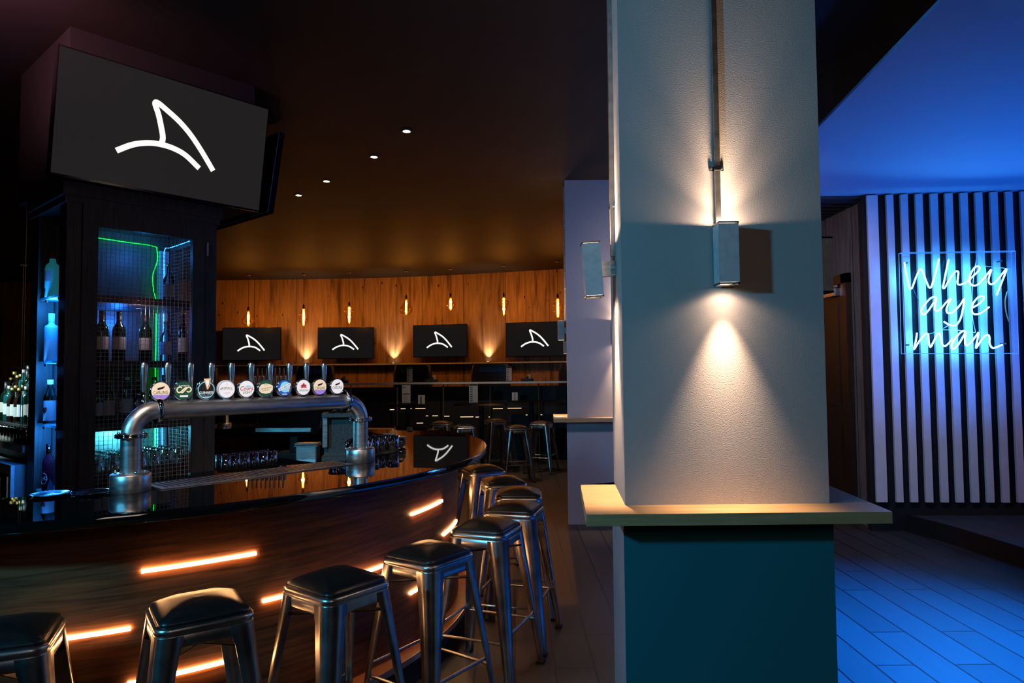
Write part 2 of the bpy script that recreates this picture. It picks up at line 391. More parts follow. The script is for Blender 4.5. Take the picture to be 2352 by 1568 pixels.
# slats fixed to the board
wd = Vector((1, -.068, 0)).normalized(); wn = Vector((-.068, -1, 0)).normalized()
sw = thing('slat_panel', 'row of upright white slats on the black wall behind the neon sign', 'wall panel', (3.55, 6.76, 0), math.atan2(-.068, 1)); sw['kind'] = 'structure'
xs = [(3.55, 3.652), (3.736, 3.802), (3.872, 3.94), (4.013, 4.081), (4.155, 4.225), (4.296, 4.366), (4.438, 4.508), (4.58, 4.648), (4.722, 4.79), (4.864, 4.93), (5.006, 5.074), (5.148, 5.216)]
for a, b in xs:
    MB().box(((a-3.55)*1.002, -.032, .29), ((b-3.55)*1.002, -.003, 3.315)).build('slat', M_slat, sw)

# ------------------------------------------------------------------ pillars with shelves and sconces
def pillar(name, fl, fr, bl, br, split, zt=H, low=True):
    b = MB().prism([fl, fr, br, bl], split, zt); r = b.build(name, M_render); struct(r)
    e = .008
    c = MB().prism([(fl[0]-e, fl[1]-e), (fr[0]+e, fr[1]-e), (br[0]+e, br[1]+e), (bl[0]-e, bl[1]+e)], 0, split)
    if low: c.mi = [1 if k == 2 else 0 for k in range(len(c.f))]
    c.build('plinth', [M_plint, M_teal_paint], r); return r
P1 = [(.405, 2.5), (1.146, 2.5), (.440, 3.01), (1.182, 3.01)]
pillar('pillar', *P1, 1.075)
P2 = [(.575, 7.2), (1.675, 7.2), (.615, 7.71), (1.715, 7.71)]
pillar('pillar', *P2, 1.075, low=False)
P3 = [(.97, 11.65), (1.7, 11.65), (1.0, 12.1), (1.73, 12.1)]
pillar('pillar', *P3, 1.075, low=False)
def ring_shelf(name, label, outer, inner, z0, z1):
    mb = MB(); n = 4
    vs = [(x, y, z) for z in (z0, z1) for poly in (outer, inner) for x, y in poly]
    for i in range(n):
        j = (i+1) % n
        mb.add([vs[i], vs[j], vs[n+j], vs[n+i], vs[2*n+i], vs[2*n+j], vs[3*n+j], vs[3*n+i]], [(0, 3, 2, 1), (4, 5, 6, 7), (0, 1, 5, 4), (2, 3, 7, 6), (1, 2, 6, 5), (0, 4, 7, 3)])
    o = mb.build(name, M_shelfwood); tag(o, label, 'shelf', 'timber drink shelves around the pillars'); return o
def sh(P, e): return [(P[0][0]-e, P[0][1]-e), (P[1][0]+e, P[1][1]-e), (P[3][0]+e, P[3][1]+e*.4), (P[2][0]-e, P[2][1]+e*.4)]
inn = lambda P: [P[0], P[1], P[3], P[2]]
ring_shelf('drink_shelf', 'beech shelf wrapping the large pillar beside the bar stools', [(.247, 2.346), (1.288, 2.346), (1.322, 2.93), (.288, 2.955)], inn(P1), 1.071, 1.111)
ring_shelf('drink_shelf', 'beech shelf on the second pillar with paper menus on it', sh(P2, .155), inn(P2), 1.071, 1.111)

SC = None
def make_sconce():
    t = thing('wall_sconce', 'x', 'wall light', group='square up and down sconces on the pillars')
    s_ = .0355
    b = MB()
    for a, c in (((-s_, -s_), (s_, -s_+.003)), ((-s_, s_-.003), (s_, s_)), ((-s_, -s_), (-s_+.003, s_)), ((s_-.003, -s_), (s_, s_))):
        b.box((a[0], a[1], -.105), (c[0], c[1], .105))
    b.build('body', M_alu, t)
    for z in (-.112, .106):
        r = MB()
        for a, c in (((-s_-.001, -s_-.001), (s_+.001, -s_+.004)), ((-s_-.001, s_-.004), (s_+.001, s_+.001)), ((-s_-.001, -s_), (-s_+.004, s_)), ((s_-.004, -s_), (s_+.001, s_))):
            r.box((a[0], a[1], z), (c[0], c[1], z+.006))
        r.build('rim', M_blackg, t)
    for z in (-.106, .100):
        MB().lathe([(.0, z), (.031, z), (.031, z+.004), (0, z+.004)], 20, cap=False).build('lens', M_lens, t)
    m = MB().box((-.018, s_, -.03), (.018, s_+.022, .03)).lathe([(.03, 0), (.03, .008)], 16, Matrix.Translation((0, s_+.014, 0)) @ Matrix.Rotation(-PI/2, 4, 'X'))
    m.build('bracket', M_steel, t)
    return t
def sconce_lights(x, y, z, k=1.0):
    for s in (-1, 1):
        l = (x, y, z+s*.108); q = (x, y, z+s*2)
        light('SPOT', 'sconce_beam', l, (1, .66, .43), (100 if s < 0 else 24)*k, q, .022, 57 if s < 0 else 54, 1)
        light('SPOT', 'sconce_halo', l, (1, .66, .43), (3.5 if s < 0 else 13)*k, q, .022, 106 if s < 0 else 112, 1)
        light('SPOT', 'sconce_spill', l, (1, .68, .47), (2.6 if s < 0 else 3.2)*k, q, .018, 152 if s < 0 else 178, .5 if s < 0 else .06)
SC = make_sconce()
SC.location = (.774, 2.5-.022-.0355, 2.014); SC['label'] = 'aluminium sconce on the front of the large pillar, under the straight conduit'
sconce_lights(.774, 2.44, 2.014)
a = dup(SC, 'tilted aluminium sconce on the bar side of the large pillar', (.422-.0955, 2.745, 2.005), R(-90)); a.rotation_euler = (R(3.4), 0, R(-90))
for c_ in a.children:
    if c_.name.startswith('bracket'): c_.scale = (1, 2.6, 1); c_.location = (0, -.057, 0)
sconce_lights(.422-.055, 2.745, 2.01, 2.0)
a = dup(SC, 'aluminium sconce on the slat wall side of the large pillar, mostly hidden behind its corner', (1.164+.085, 2.745, 2.014), R(90))
for c_ in a.children:
    if c_.name.startswith('bracket'): c_.scale = (1, 2.2, 1); c_.location = (0, -.043, 0)
for c_ in a.children:
    if c_.name.startswith('lens'): c_.data = c_.data.copy(); c_.data.materials[0] = M_white
a = dup(SC, 'aluminium sconce on the bar side of the second pillar', (.595-.0575, 7.46, 2.04), R(-90)); a.scale = (1, 1, 1)
sconce_lights(.595-.0575, 7.46, 2.04)
dup(SC, 'aluminium sconce on the front of the second pillar, just behind the large pillar', (1.125, 7.2-.0575, 2.014), 0)
sconce_lights(1.125, 7.1425, 2.014)
a = dup(SC, 'small distant aluminium sconce just below the sconce of the second pillar', (.985-.0575, 11.87, 2.0), R(-90))
def conduit(name, label, x, y, z0, z1, nx, ny, clips):
    t = thing(name, label, 'conduit', (x, y, 0), 0, 'metal conduits running up the pillars')
    MB().box((-.0095, -.0095, z0), (.0095, .0095, z1)).build('tube', M_galv, t)
    for z in clips:
        m = MB()
        if ny: m.box((-.012, -.012, z-.008), (.012, .012, z+.008)).box((-.026, .004, z-.008), (.026, .0095, z+.008))
        else: m.box((-.012, -.012, z-.008), (.012, .012, z+.008)).box((.004, -.026, z-.008), (.0095, .026, z+.008))
        cl_ = m.build('clip', M_chrome, t)
        s = MB()
        for e in (-.02, .02):
            if ny: s.lathe([(.004, 0), (.004, .004)], 8, Matrix.Translation((e, .004, z)) @ Matrix.Rotation(PI/2, 4, 'X'))
            else: s.lathe([(.004, 0), (.004, .004)], 8, Matrix.Translation((.004, e, z)) @ Matrix.Rotation(-PI/2, 4, 'Y'))
        s.build('screw', M_steel, cl_)
    return t
conduit('conduit', 'square metal conduit up the face of the large pillar to its front sconce', .762, 2.4895, 2.122, H, 0, 1, (2.34, 3.3))
conduit('conduit', 'metal conduit up the bar side of the large pillar above the tilted sconce', .412, 2.745, 2.06, H, 1, 0, (2.26, 3.2))
conduit('conduit', 'metal conduit up the edge of the second pillar above its sconce', .586, 7.46, 2.14, H, 1, 0, (2.5, 3.2))

# ------------------------------------------------------------------ the round bar
BC = Vector((-2.53, 4.554, 0)); RO = 2.355; RP = 2.155
def pol(a, r, z=0): return Vector((BC.x+r*math.cos(R(a)), BC.y+r*math.sin(R(a)), z))
inner = [(-125, 1.77), (-72.6, 1.775), (-67.6, 1.79), (-58.8, 1.583), (-50.1, 1.373), (-39, 1.403), (-28.6, 1.572), (-21.9, 1.66), (-10.7, 1.55), (7, 1.56), (25.8, 1.72), (45.4, 1.82), (150, 1.85)]
def rin(a):
    for (a0, r0), (a1, r1) in zip(inner[:-1], inner[1:]):
        if a0 <= a <= a1: return r0+(r1-r0)*(a-a0)/(a1-a0)
    return 1.8
angs = [-125+1.25*k for k in range(201)]
tp = MB(); vs = []
for a in angs:
    ri = rin(a); vs += [pol(a, RO-.004, 1.1), pol(a, RO, 1.096), pol(a, RO, 1.064), pol(a, RO-.004, 1.06), pol(a, ri, 1.06), pol(a, ri, 1.1)]
n = len(angs); fs = []; fsm = []
for i in range(n-1):
    for k in range(6):
        q = (6*i+k, 6*i+(k+1) % 6, 6*(i+1)+(k+1) % 6, 6*(i+1)+k); (fsm if k in (0, 1, 2) else fs).append(q[::-1])
tp.add(vs, fs); tp.add(vs, fsm, smooth=True); tp.add(vs, [(0, 1, 2, 3, 4, 5), tuple(6*(n-1)+k for k in (5, 4, 3, 2, 1, 0))])
bt = tp.build('bar_counter', M_stone); tag(bt, 'polished black stone counter curving around the round bar', 'counter')
bf = thing('round_bar', 'curved walnut bar front with slanting rows of warm light strips', 'bar', tuple(BC))
def ringwall(r0, r1, z0, z1, a0=-125, a1=125, st=1.25, uvm=True):
    mb = MB(); k = int((a1-a0)/st)+1; A = [a0+(a1-a0)*i/(k-1) for i in range(k)]
    L = lambda a, r, z: pol(a, r, z)-BC
    vs = [L(a, r1, z) for a in A for z in (z0, z1)]; uv = [(R(a)*r1, z) for a in A for z in (z0, z1)]
    mb.add(vs, [(2*i, 2*i+2, 2*i+3, 2*i+1) for i in range(k-1)], smooth=True, uvs=uv)
    v2 = [L(a, r0, z) for a in A for z in (z0, z1)]
    mb.add(v2, [(2*i, 2*i+1, 2*i+3, 2*i+2) for i in range(k-1)], smooth=True, uvs=uv)
    al = vs+v2; m = 2*k
    mb.add(al, [(2*i+1, 2*i+3, m+2*i+3, m+2*i+1) for i in range(k-1)] + [(2*i, m+2*i, m+2*i+2, 2*i+2) for i in range(k-1)] + [(0, 1, m+1, m), (m-2, 2*m-2, 2*m-1, m-1)], uvs=uv+uv)
    return mb
ringwall(RP-.04, RP, .14, 1.058).build('panel', M_barwood, bf)
ringwall(RP-.04, RP+.012, 1.03, 1.058).build('top_trim', M_black, bf)
ringwall(RP-.03, RP+.02, 0, .14).build('kick_board', M_dark, bf)
ringwall(RP-.02, RP+.085, .125, .15).build('foot_ledge', M_barwood, bf)
ringwall(RP+.085, RP+.09, .123, .153).build('ledge_edging', M_steel, bf)
for z, a0, a1 in ((.838, -59.9, -48.4), (.838, -23.3, -12.5), (.838, -96, -85), (.838, 12, 23), (.627, -72, -60.8), (.63, -47.6, -29.7), (.632, -11.9, -1.5), (.63, 22, 34), (.42, -61, -51.6), (.425, -23.7, -14), (.42, -96, -85), (.42, 2, 13)):
    ringwall(RP-.004, RP+.008, z-.007, z+.007, a0, a1, 1).build('light_strip', M_led, bf)

# ------------------------------------------------------------------ bar stools
def make_stool():
    t = thing('bar_stool', 'x', 'stool', group='steel bar stools around the bar')
    hs = .158; b = MB(); rings = []
    for e, z in ((-.012, .695), (-.002, .697), (0, .702), (0, .735), (-.003, .7385), (0, .742), (.0, .758), (-.006, .764), (-.018, .765), (-.024, .760)):
        rings.append([(x, y, z) for x, y in rrect(-hs-e*0+0-e, -hs-e, hs+e, hs+e, .048, 5)])
    b.loft(rings); b.build('seat_pan', M_gun, t)
    cu = MB(); rings = []; hc = .142
    for e, z, r in ((0, .7605, .03), (.004, .768, .034), (.002, .778, .036), (-.016, .788, .04), (-.045, .802, .045), (-.085, .811, .04), (-.12, .814, .015)):
        rings.append([(x, y, z) for x, y in rrect(-hc-e, -hc-e, hc+e, hc+e, r, 5)])
    cu.loft(rings); cu.build('cushion', M_leather, t)
    for sx, sy in ((-1, -1), (1, -1), (1, 1), (-1, 1)):
        lg = MB(); rings = []
        for k, (z, off, wd_, rr) in enumerate(((.735, .1585, .086, .045), (.69, .163, .083, .044), (.675, .1648, .078, .043), (.6, .173, .073, .041), (.3, .206, .052, .032), (.012, .236, .036, .020))):
            th = .0035; prof = []
            o_ = off; 
            pts = [(o_-wd_, o_)]
            for q in range(5):
                a = R(90-22.5*q); pts.append((o_-rr+rr*math.cos(a), o_-rr+rr*math.sin(a)))
            pts.append((o_, o_-wd_))
            i_ = o_-th; ri = rr-th
            ins = [(i_, o_-wd_)]
            for q in range(5):
                a = R(22.5*q); ins.append((o_-rr+ri*math.cos(a), o_-rr+ri*math.sin(a)))
            ins.append((o_-wd_, i_))
            rings.append([(sx*x, sy*y, z) for x, y in pts+ins])
        if sx*sy > 0: rings = [r[::-1] for r in rings]
        lg.loft(rings[::-1]); l = lg.build('leg', M_gun, t)
        MB().prism([(sx*x, sy*y) for x, y in ((.2, .2), (.24, .2), (.24, .24), (.2, .24))], 0, .014).build('rubber_foot', M_rubber, l)
    for z, fwd in ((.245, 0), (.285, 1)):
        o_ = .236-(z-.012)*.104-.012
        for s in (-1, 1):
            if fwd: MB().tube([(s*o_, -o_, z), (s*o_, o_, z)], .0075, 8).build('foot_rail', M_gun, t)
            else: MB().tube([(-o_, s*o_, z), (o_, s*o_, z)], .0075, 8).build('foot_rail', M_gun, t)
    br = MB()
    for a in (45, -45): br.box((-.215, -.014, .650), (.215, .014, .654), Matrix.Rotation(R(a), 4, 'Z'))
    br.build('cross_brace', M_black, t)
    return t
stool = make_stool()
SP = [(-1.655, 2.235, 23, 'bar stool cut by the photo edge, first from the near end of the row'),
      (-1.125, 2.475, 34, 'bar stool whose frame shows a lit strip through it, second from the near end'),
      (-.71, 2.765, -38, 'bar stool with a matt corner facing us, third from the near end of the row'),
      (-.392, 3.18, -36, 'bar stool with blue light on one side, fourth from the near end of the row'),
      (-.145, 3.70, -22, 'bar stool in the middle of the row along the bar, fifth from either end'),
      (.005, 4.185, -15, 'bar stool sixth from the near end, just beyond the middle one'),
      (.035, 4.69, -1, 'bar stool third from the far end of the row around the bar'),
      (-.075, 5.21, 12, 'bar stool second from the far end of the row around the bar'),
      (-.255, 5.84, 22, 'bar stool at the far end of the row, by the rounded end of the counter')]
for i, (x, y, a, lb) in enumerate(SP):
    if i == 0: s_ = stool; s_.location = (x, y, 0); s_.rotation_euler = (0, 0, R(a)); s_['label'] = lb
    else: dup(stool, lb, (x, y, 0), R(a))
for x, y, a, lb in ((.06, 10.1, 8, 'steel stool standing clear in front of the dark tables, nearest of the far stools'),
                    (.45, 10.9, -20, 'steel stool right behind the clear-standing one, beside the second pillar'),
                    (-.73, 10.36, 12, 'far steel stool with its seat just above the rounded end of the counter'),
                    (-1.15, 11.1, -8, 'far steel stool under the small table with the tall menu'),
                    (-.30, 11.6, 25, 'far steel stool half hidden behind the black pedestal table')):
    dup(stool, lb, (x, y, 0), R(a), 'steel stools at the far tables')

# ------------------------------------------------------------------ beer font on the counter
FA = Vector((-1.649, 2.963, 1.1)); FB = Vector((-.859, 3.869, 1.1)); fd = (FB-FA); FL = fd.length; fang = math.atan2(fd.y, fd.x)
def make_font():
    t = thing('beer_font', 'long steel beer font with ten round lit badges on the counter', 'beer tap', tuple(FA), fang)
    zc = .343; er = .105
    for x in (0, FL):
        b = MB().lathe([(.077, 0), (.08, .003), (.08, .072), (.076, .078), (.0, .078)], 40, Matrix.Translation((x, 0, 0)), cap=False)
        bs = b.build('base', M_steel, t)
        for k in range(6):
            a = R(30+60*k); MB().lathe([(.006, .078), (.006, .086), (.003, .09), (0, .09)], 10, Matrix.Translation((x+.058*math.cos(a), .058*math.sin(a), 0))).build('bolt', M_chrome, bs)
        MB().lathe([(.0405, .078), (.0405, zc-er)], 32, Matrix.Translation((x, 0, 0)), cap=False).build('column', M_steel, t)
        fl_ = MB().lathe([(.041, -.008), (.062, -.008), (.064, -.005), (.064, -.001), (.062, 0), (.062, .001), (.064, .002), (.064, .006), (.062, .009), (.041, .009)], 32, Matrix.Translation((x, 0, zc-er)), cap=False).build('flange', M_chrome, t)
        m = MB()
        for k in range(4):
            a = R(45+90*k); m.lathe([(0, -.014), (.006, -.014), (.006, .015), (0, .017)], 8, Matrix.Translation((x+.053*math.cos(a), .053*math.sin(a), zc-er)))
        m.build('bolt', M_chrome, fl_)
        s = 1 if x == 0 else -1
        pts = [(x+s*er*(1-math.cos(R(a))), 0, zc-er+er*math.sin(R(a))) for a in range(0, 91, 6)]
        MB().tube(pts, .0405, 28).build('elbow', M_steel, t)
        xc = x+s*er
        MB().lathe([(.041, -.009), (.060, -.009), (.062, -.006), (.062, .006), (.060, .009), (.041, .009)], 32, Matrix.Translation((xc, 0, zc)) @ Matrix.Rotation(PI/2, 4, 'Y'), cap=False).build('flange', M_chrome, t)
    MB().lathe([(.0405, er), (.0405, FL-er)], 36, Matrix.Translation((0, 0, zc)) @ Matrix.Rotation(PI/2, 4, 'Y')).build('crossbar', M_steel, t)
    return t
font = make_font()
M_satin = mat('satin_chrome', (.8, .79, .77), .27, 1)
def flat(name, col, es=.75): 
    return mat(name, tuple(c*.6 for c in col), .4, emit=col, es=es)
B_cream = flat('badge_cream', (.92, .72, .50)); B_white = flat('badge_white', (.90, .86, .86)); B_green = flat('badge_green', (.012, .075, .035)); B_black = flat('badge_black', (.008, .01, .012))
B_purple = flat('badge_purple', (.36, .22, .72)); B_blue = flat('badge_blue', (.02, .10, .42)); B_sky = flat('badge_sky', (.28, .66, .9)); B_ink = mat('badge_ink', (.012, .01, .012), .5); B_red = flat('badge_red', (.42, .02, .04))
B_tan = flat('badge_tan', (.85, .5, .26)); B_cy = flat('badge_cyan', (.25, .7, .85)); B_grn2 = flat('badge_text_grey', (.05, .07, .06)); B_navy = flat('badge_navy', (.03, .06, .14))
def disc(r, y, seg=36, cx=0, cz=0, sx=1, a0=0, a1=360):
    pts = [(cx+r*sx*math.cos(R(a0+(a1-a0)*k/seg)), y, cz+r*math.sin(R(a0+(a1-a0)*k/seg))) for k in range(seg+(0 if a1-a0 == 360 else 1))]
    m = MB(); m.add(pts, [tuple(range(len(pts)))]); return m
def poly(mb, pts, y): mb.add([(x, y, z) for x, z in pts], [tuple(range(len(pts)))]); return mb
BR = .0415
bpx = [.112, .213, .315, .413, .513, .614, .717, .826, .925, 1.034]
kinds = ['carling', 'caffreys', 'guinness', 'aspall', 'coors', 'staro', 'moon', 'canadian', 'carling', 'carlingw']
for i, (bx, kd) in enumerate(zip(bpx, kinds)):
    lbl = dict(carling='cream and purple round badge', caffreys='dark green round badge with a looped emblem', guinness='black round badge with a harp on top', aspall='white round badge with green lettering',
               coors='white round badge with red script', staro='cream and green round badge', moon='blue round badge', canadian='white round badge with a red maple leaf', carlingw='white round badge with a black flag')[kd]
    m = MB(); rim = Matrix.Rotation(PI/2, 4, 'X')
    m.lathe([(0, -.011), (BR, -.011), (BR+.003, -.008), (BR+.003, .004), (BR, .008), (BR-.003, .008), (BR-.003, .0062), (0, .0062)], 40, rim, cap=False)
    m.box((-.013, -.005, -.055), (.013, .007, -.03))
    bg = m.build('badge', M_chrome if kd != 'aspall' else M_white, font, lbl)
    bg.location = (bx, -.012, .343+.084)
    y0 = -.0085; r0 = BR-.003
    if kd in ('carling', 'carlingw'):
        disc(r0, y0).build('face', B_cream if kd == 'carling' else B_white, bg)
        if kd == 'carling': disc(r0, y0-.0004, 24, 0, 0, 1, 205, 335).build('lower_band', B_purple, bg)
        poly(MB(), [(-.014, .004), (.010, .011), (.0185, .0225), (-.014, .013)], y0-.0008).build('flag', B_ink, bg)
        poly(MB(), [(.008, .0105), (.013, .0125), (.0185, .0225), (.0145, .0215)], y0-.001).build('flag_tip', B_red, bg)
        t_ = MB(); text(t_, 'CARLING', .062, 0, -.006, y0-.0008, maxh=.0155); t_.build('lettering', B_ink, bg)
    elif kd == 'caffreys':
        disc(r0, y0).build('face', B_green, bg)
        t_ = MB(); text(t_, "CAFFREY'S", .046, 0, .0215, y0-.0008, maxh=.0065, bold=.01); t_.build('lettering', B_white, bg)
        e_ = MB()
        ribbon(e_, [(-.010, .012), (-.018, .016), (-.028, .012), (-.031, .002), (-.026, -.007), (-.016, -.007), (-.004, .004), (.008, .013), (.013, .014)], .0055, y0-.0006, y0-.0014)
        ribbon(e_, [(.012, -.003), (.02, -.007), (.029, -.003), (.032, .006), (.026, .014), (.016, .013), (.004, .002), (-.006, -.008), (-.012, -.009)], .0055, y0-.0006, y0-.0014)
        e_.build('emblem', B_cream, bg)
        MB().box((-.018, y0-.001, -.029), (.018, y0-.0006, -.021)).build('banner', B_white, bg)
    elif kd == 'guinness':
        disc(r0, y0).build('face', B_cy, bg); disc(r0-.0025, y0-.0004).build('face', B_black, bg)
        t_ = MB(); text(t_, 'GUINNESS', .066, 0, -.0125, y0-.0009, maxh=.0125, bold=.012); t_.build('lettering', B_white, bg)
        t_ = MB(); text(t_, 'EXTRA COLD', .05, 0, -.0235, y0-.0009, maxh=.0042, bold=.01); t_.build('lettering', B_cy, bg)
        MB().box((-.018, y0-.001, -.034), (.018, y0-.0006, -.031)).build('banner', B_white, bg)
        h_ = MB(); poly(h_, [(-.014, .052), (-.008, .053), (.006, .002), (.002, .002)], y0-.004); poly(h_, [(-.014, .052), (.018, .054), (.02, .049), (-.011, .047)], y0-.0044); poly(h_, [(.014, .05), (.0175, .047), (.016, .02), (.006, .002), (.004, .006), (.012, .022)], y0-.0042)
        h_.build('harp', B_tan, bg)
        h_ = MB(); poly(h_, [(-.006, .047), (.012, .048), (.010, .024), (.004, .009)], y0-.0039); h_.build('harp_strings', B_white, bg)
    elif kd == 'aspall':
        disc(r0, y0).build('face', B_white, bg)
        t_ = MB(); text(t_, 'ASPALL', .058, .001, .006, y0-.0008, maxh=.0125); t_.build('lettering', B_grn2, bg)
        e_ = MB(); ribbon(e_, [(-.024, .006), (-.031, .003), (-.03, -.003), (-.024, -.002)], .0015, y0-.0006, y0-.001); MB_ = e_.build('flourish', B_grn2, bg)
        t_ = MB(); text(t_, 'SUFFOLK', .03, .004, -.004, y0-.0008, maxh=.003); t_.build('lettering', B_tan, bg)
        e_ = MB(); e_.box((-.016, y0-.001, -.0165), (.018, y0-.0006, -.0155)).box((-.01, y0-.001, -.0215), (.012, y0-.0006, -.0205)); ribbon(e_, [(-.004, .022), (0, .029), (.005, .022)], .0012, y0-.0006, y0-.001); e_.build('small_print', B_purple, bg)
    elif kd == 'coors':
        disc(r0, y0).build('face', B_white, bg)
        poly(MB(), [(-.01, .009), (.002, .019), (.008, .015), (.014, .019), (.027, .008)], y0-.0004).build('mountain', B_sky, bg)
        t_ = MB(); text(t_, 'Coors', .066, 0, .0025, y0-.0009, maxh=.0215, shear=.25, bold=.012); t_.build('lettering', B_red, bg)
        t_ = MB(); text(t_, 'LIGHT', .046, .004, -.0175, y0-.0009, maxh=.0125); t_.build('lettering', B_ink, bg)
    elif kd == 'staro':
        disc(r0, y0).build('face', B_green, bg); 
        poly(MB(), [(x*1.0, z) for x, z in ((-.037, .004), (-.024, .019), (0, .025), (.024, .019), (.037, .012), (.037, -.006), (.024, -.022), (0, -.027), (-.024, -.022), (-.036, -.012))], y0-.0004).build('band', B_cream, bg)
        t_ = MB(); text(t_, 'Staropramen', .06, .001, .0, y0-.0009, maxh=.0125, shear=.2, rot=R(9)); t_.build('lettering', B_grn2, bg)
        e_ = MB(); ribbon(e_, [(-.022, -.014), (.02, -.006)], .0016, y0-.0007, y0-.0011); ribbon(e_, [(-.004, .013), (-.006, .019), (0, .022), (.006, .019), (.004, .013)], .0014, y0-.0007, y0-.0011); e_.build('flourish', B_grn2, bg)
    elif kd == 'moon':
        disc(r0, y0).build('face', B_blue, bg); disc(r0*.72, y0-.0004, 30, .003, .004).build('moon', B_sky, bg)
        q = R(24); c_, s_ = math.cos(q), math.sin(q)
        poly(MB(), [(a*c_-b*s_, a*s_+b*c_+.004) for a, b in ((-.036, -.007), (.036, -.007), (.036, .007), (-.036, .007))], y0-.0007).build('band', B_white, bg)
        t_ = MB(); text(t_, 'BLUE MOON', .062, 0, .004, y0-.0011, maxh=.008, rot=q, bold=.008); t_.build('lettering', B_navy, bg)
        poly(MB(), [(.017, -.021), (.024, -.021), (.026, .003), (.016, .003)], y0-.0009).build('beer_glass', B_tan, bg)
        MB().box((-.014, y0-.001, -.0335), (.014, y0-.0006, -.0305)).build('banner', B_white, bg)
    elif kd == 'canadian':
        disc(r0, y0).build('face', B_white, bg)
        lf = [(0, .026), (.003, .019), (.006, .021), (.005, .013), (.010, .016), (.012, .012), (.018, .012), (.015, .007), (.017, .005), (.006, .002), (0, .003)]
        lf = lf + [(-x, z) for x, z in lf[::-1][1:-1]]
        poly(MB(), lf, y0-.0008).build('maple_leaf', B_red, bg)
        poly(MB(), [(-.016, -.003), (.016, -.003), (.018, .0035), (0, .001), (-.018, .0035)], y0-.0009).build('maple_leaf', B_red, bg)
        t_ = MB(); text(t_, 'CANADIAN', .056, 0, -.0155, y0-.0008, maxh=.0105); t_.build('lettering', B_navy, bg)
    hx = bx-.052; tp_ = MB(); rings = []
    for z, a_, b_ in ((.0, .008, .008), (.03, .0075, .008), (.06, .009, .009), (.11, .012, .011), (.155, .0145, .012), (.172, .0135, .011), (.178, .008, .007)):
        rings.append([(a_*c, b_*d_, z) for c, d_ in ((1, .5), (.6, 1), (-.6, 1), (-1, .5), (-1, -.5), (-.6, -1), (.6, -1), (1, -.5))][::-1])
    tp_.loft(rings[::1])
    hd = tp_.build('tap_handle', M_satin, font); hd.location = (hx, .03, .343+.034)
    v = MB().lathe([(.014, 0), (.014, .02), (.01, .026), (.01, .05), (0, .05)], 14).tube([(0, .006, .03), (0, .06, .034), (0, .085, .01), (0, .088, -.03)], .0085, 8)
    v_ = v.build('tap_valve', M_chrome, font); v_.location = (hx, .03, .343+.03)
    # badge base foot
font2 = thing('beer_font', 'small far beer font with a row of steel handles across the round bar', 'beer tap', (-2.40, 6.30, 1.1), 0)
MB().lathe([(.035, -.3), (.035, .33)], 20, Matrix.Translation((0, 0, .37)) @ Matrix.Rotation(PI/2, 4, 'Y')).build('crossbar', M_steel, font2)
for x in (-.25, .27): MB().lathe([(.06, 0), (.06, .05), (.035, .05), (.035, .37)], 20, Matrix.Translation((x, 0, 0))).build('column', M_steel, font2)
for k in range(9):
    x = -.03+.0405*k
    h_ = MB().lathe([(.005, 0), (.006, .05), (.0085, .1), (.006, .125), (0, .127)], 8); q = h_.build('tap_handle', M_gun, font2); q.location = (x, 0, .425)
    h_ = MB().lathe([(.014, 0), (.014, .06), (.011, .075), (0, .08)], 10); q = h_.build('tap_valve', M_steel, font2); q.location = (x+.02, -.02, .40)
# drip tray below the font
dt = thing('drip_tray', 'long brushed steel drip tray set under the beer font', 'drip tray', tuple(FA+Vector((0, 0, .001))), fang)
MB().box((.10, -.075, 0), (FL-.10, .13, .004)).build('tray', M_steel, dt)
g = MB()
for k in range(36): g.box((.13+k*.0265, -.05, .004), (.138+k*.0265, .11, .0055))
g.build('grille', M_black, dt)

# ------------------------------------------------------------------ bottles and glasses
def bottle(prof, m, lab=None, cap=None, capm=None, name='bottle', lm=None, seg=20):
    t = thing(name, 'x', 'bottle')
    MB().lathe(prof, seg).build('glass', m, t)
    if lab:
        r, z0, z1 = lab; MB().lathe([(r, z0), (r, z1)], seg, cap=False).build('paper_label', lm or M_label, t)
    if cap:
        r, z0, z1 = cap; MB().lathe([(r, z0), (r, z1), (0, z1)], 14, cap=False).build('cap', capm or M_gold, t)
    return t
PW = [(0, 0), (.036, 0), (.038, .004), (.038, .19), (.034, .212), (.02, .232), (.0145, .25), (.0145, .30), (.016, .302), (.016, .31), (0, .31)]
PV = [(0, 0), (.036, 0), (.038, .005), (.038, .205), (.033, .222), (.0165, .232), (.0155, .285), (.017, .286), (.017, .297), (0, .298)]
PS = [(0, 0), (.040, 0), (.041, .004), (.036, .05), (.041, .06), (.041, .18), (.034, .205), (.0185, .22), (.0165, .245), (0, .245)]
PC = [(0, 0), (.034, 0), (.036, .004), (.036, .17), (.03, .19), (.016, .212), (.0145, .27), (.0165, .272), (.0165, .282), (0, .282)]
wine = bottle(PW, M_bglass, (.0385, .07, .15), (.0155, .255, .312), M_black, 'wine_bottle')
spirit = bottle(PC, M_bclear, (.0365, .05, .14), (.017, .262, .284), M_gold, 'spirit_bottle', M_labelw)
brown = bottle(PC, M_bbrown, (.0365, .05, .13), (.017, .262, .284), M_gold, 'spirit_bottle')
tealb = bottle(PV, M_teal, (.0385, .06, .15), (.0175, .27, .299), M_steel, 'spirit_bottle', M_labelw)
frost = bottle(PS, M_frost, None, (.016, .245, .285), M_red, 'spirit_bottle')
q = MB().lathe([(.0412, .10), (.0412, .165)], 20, cap=False); q = MB(); q.add([(.0415*math.cos(R(a)), .0415*math.sin(R(a)), z) for z in (.10, .165) for a in range(170, 235, 8)], [(i, i+1, 9+i+1, 9+i) for i in range(8)], smooth=True); q.build('paper_label', M_labelw, frost)
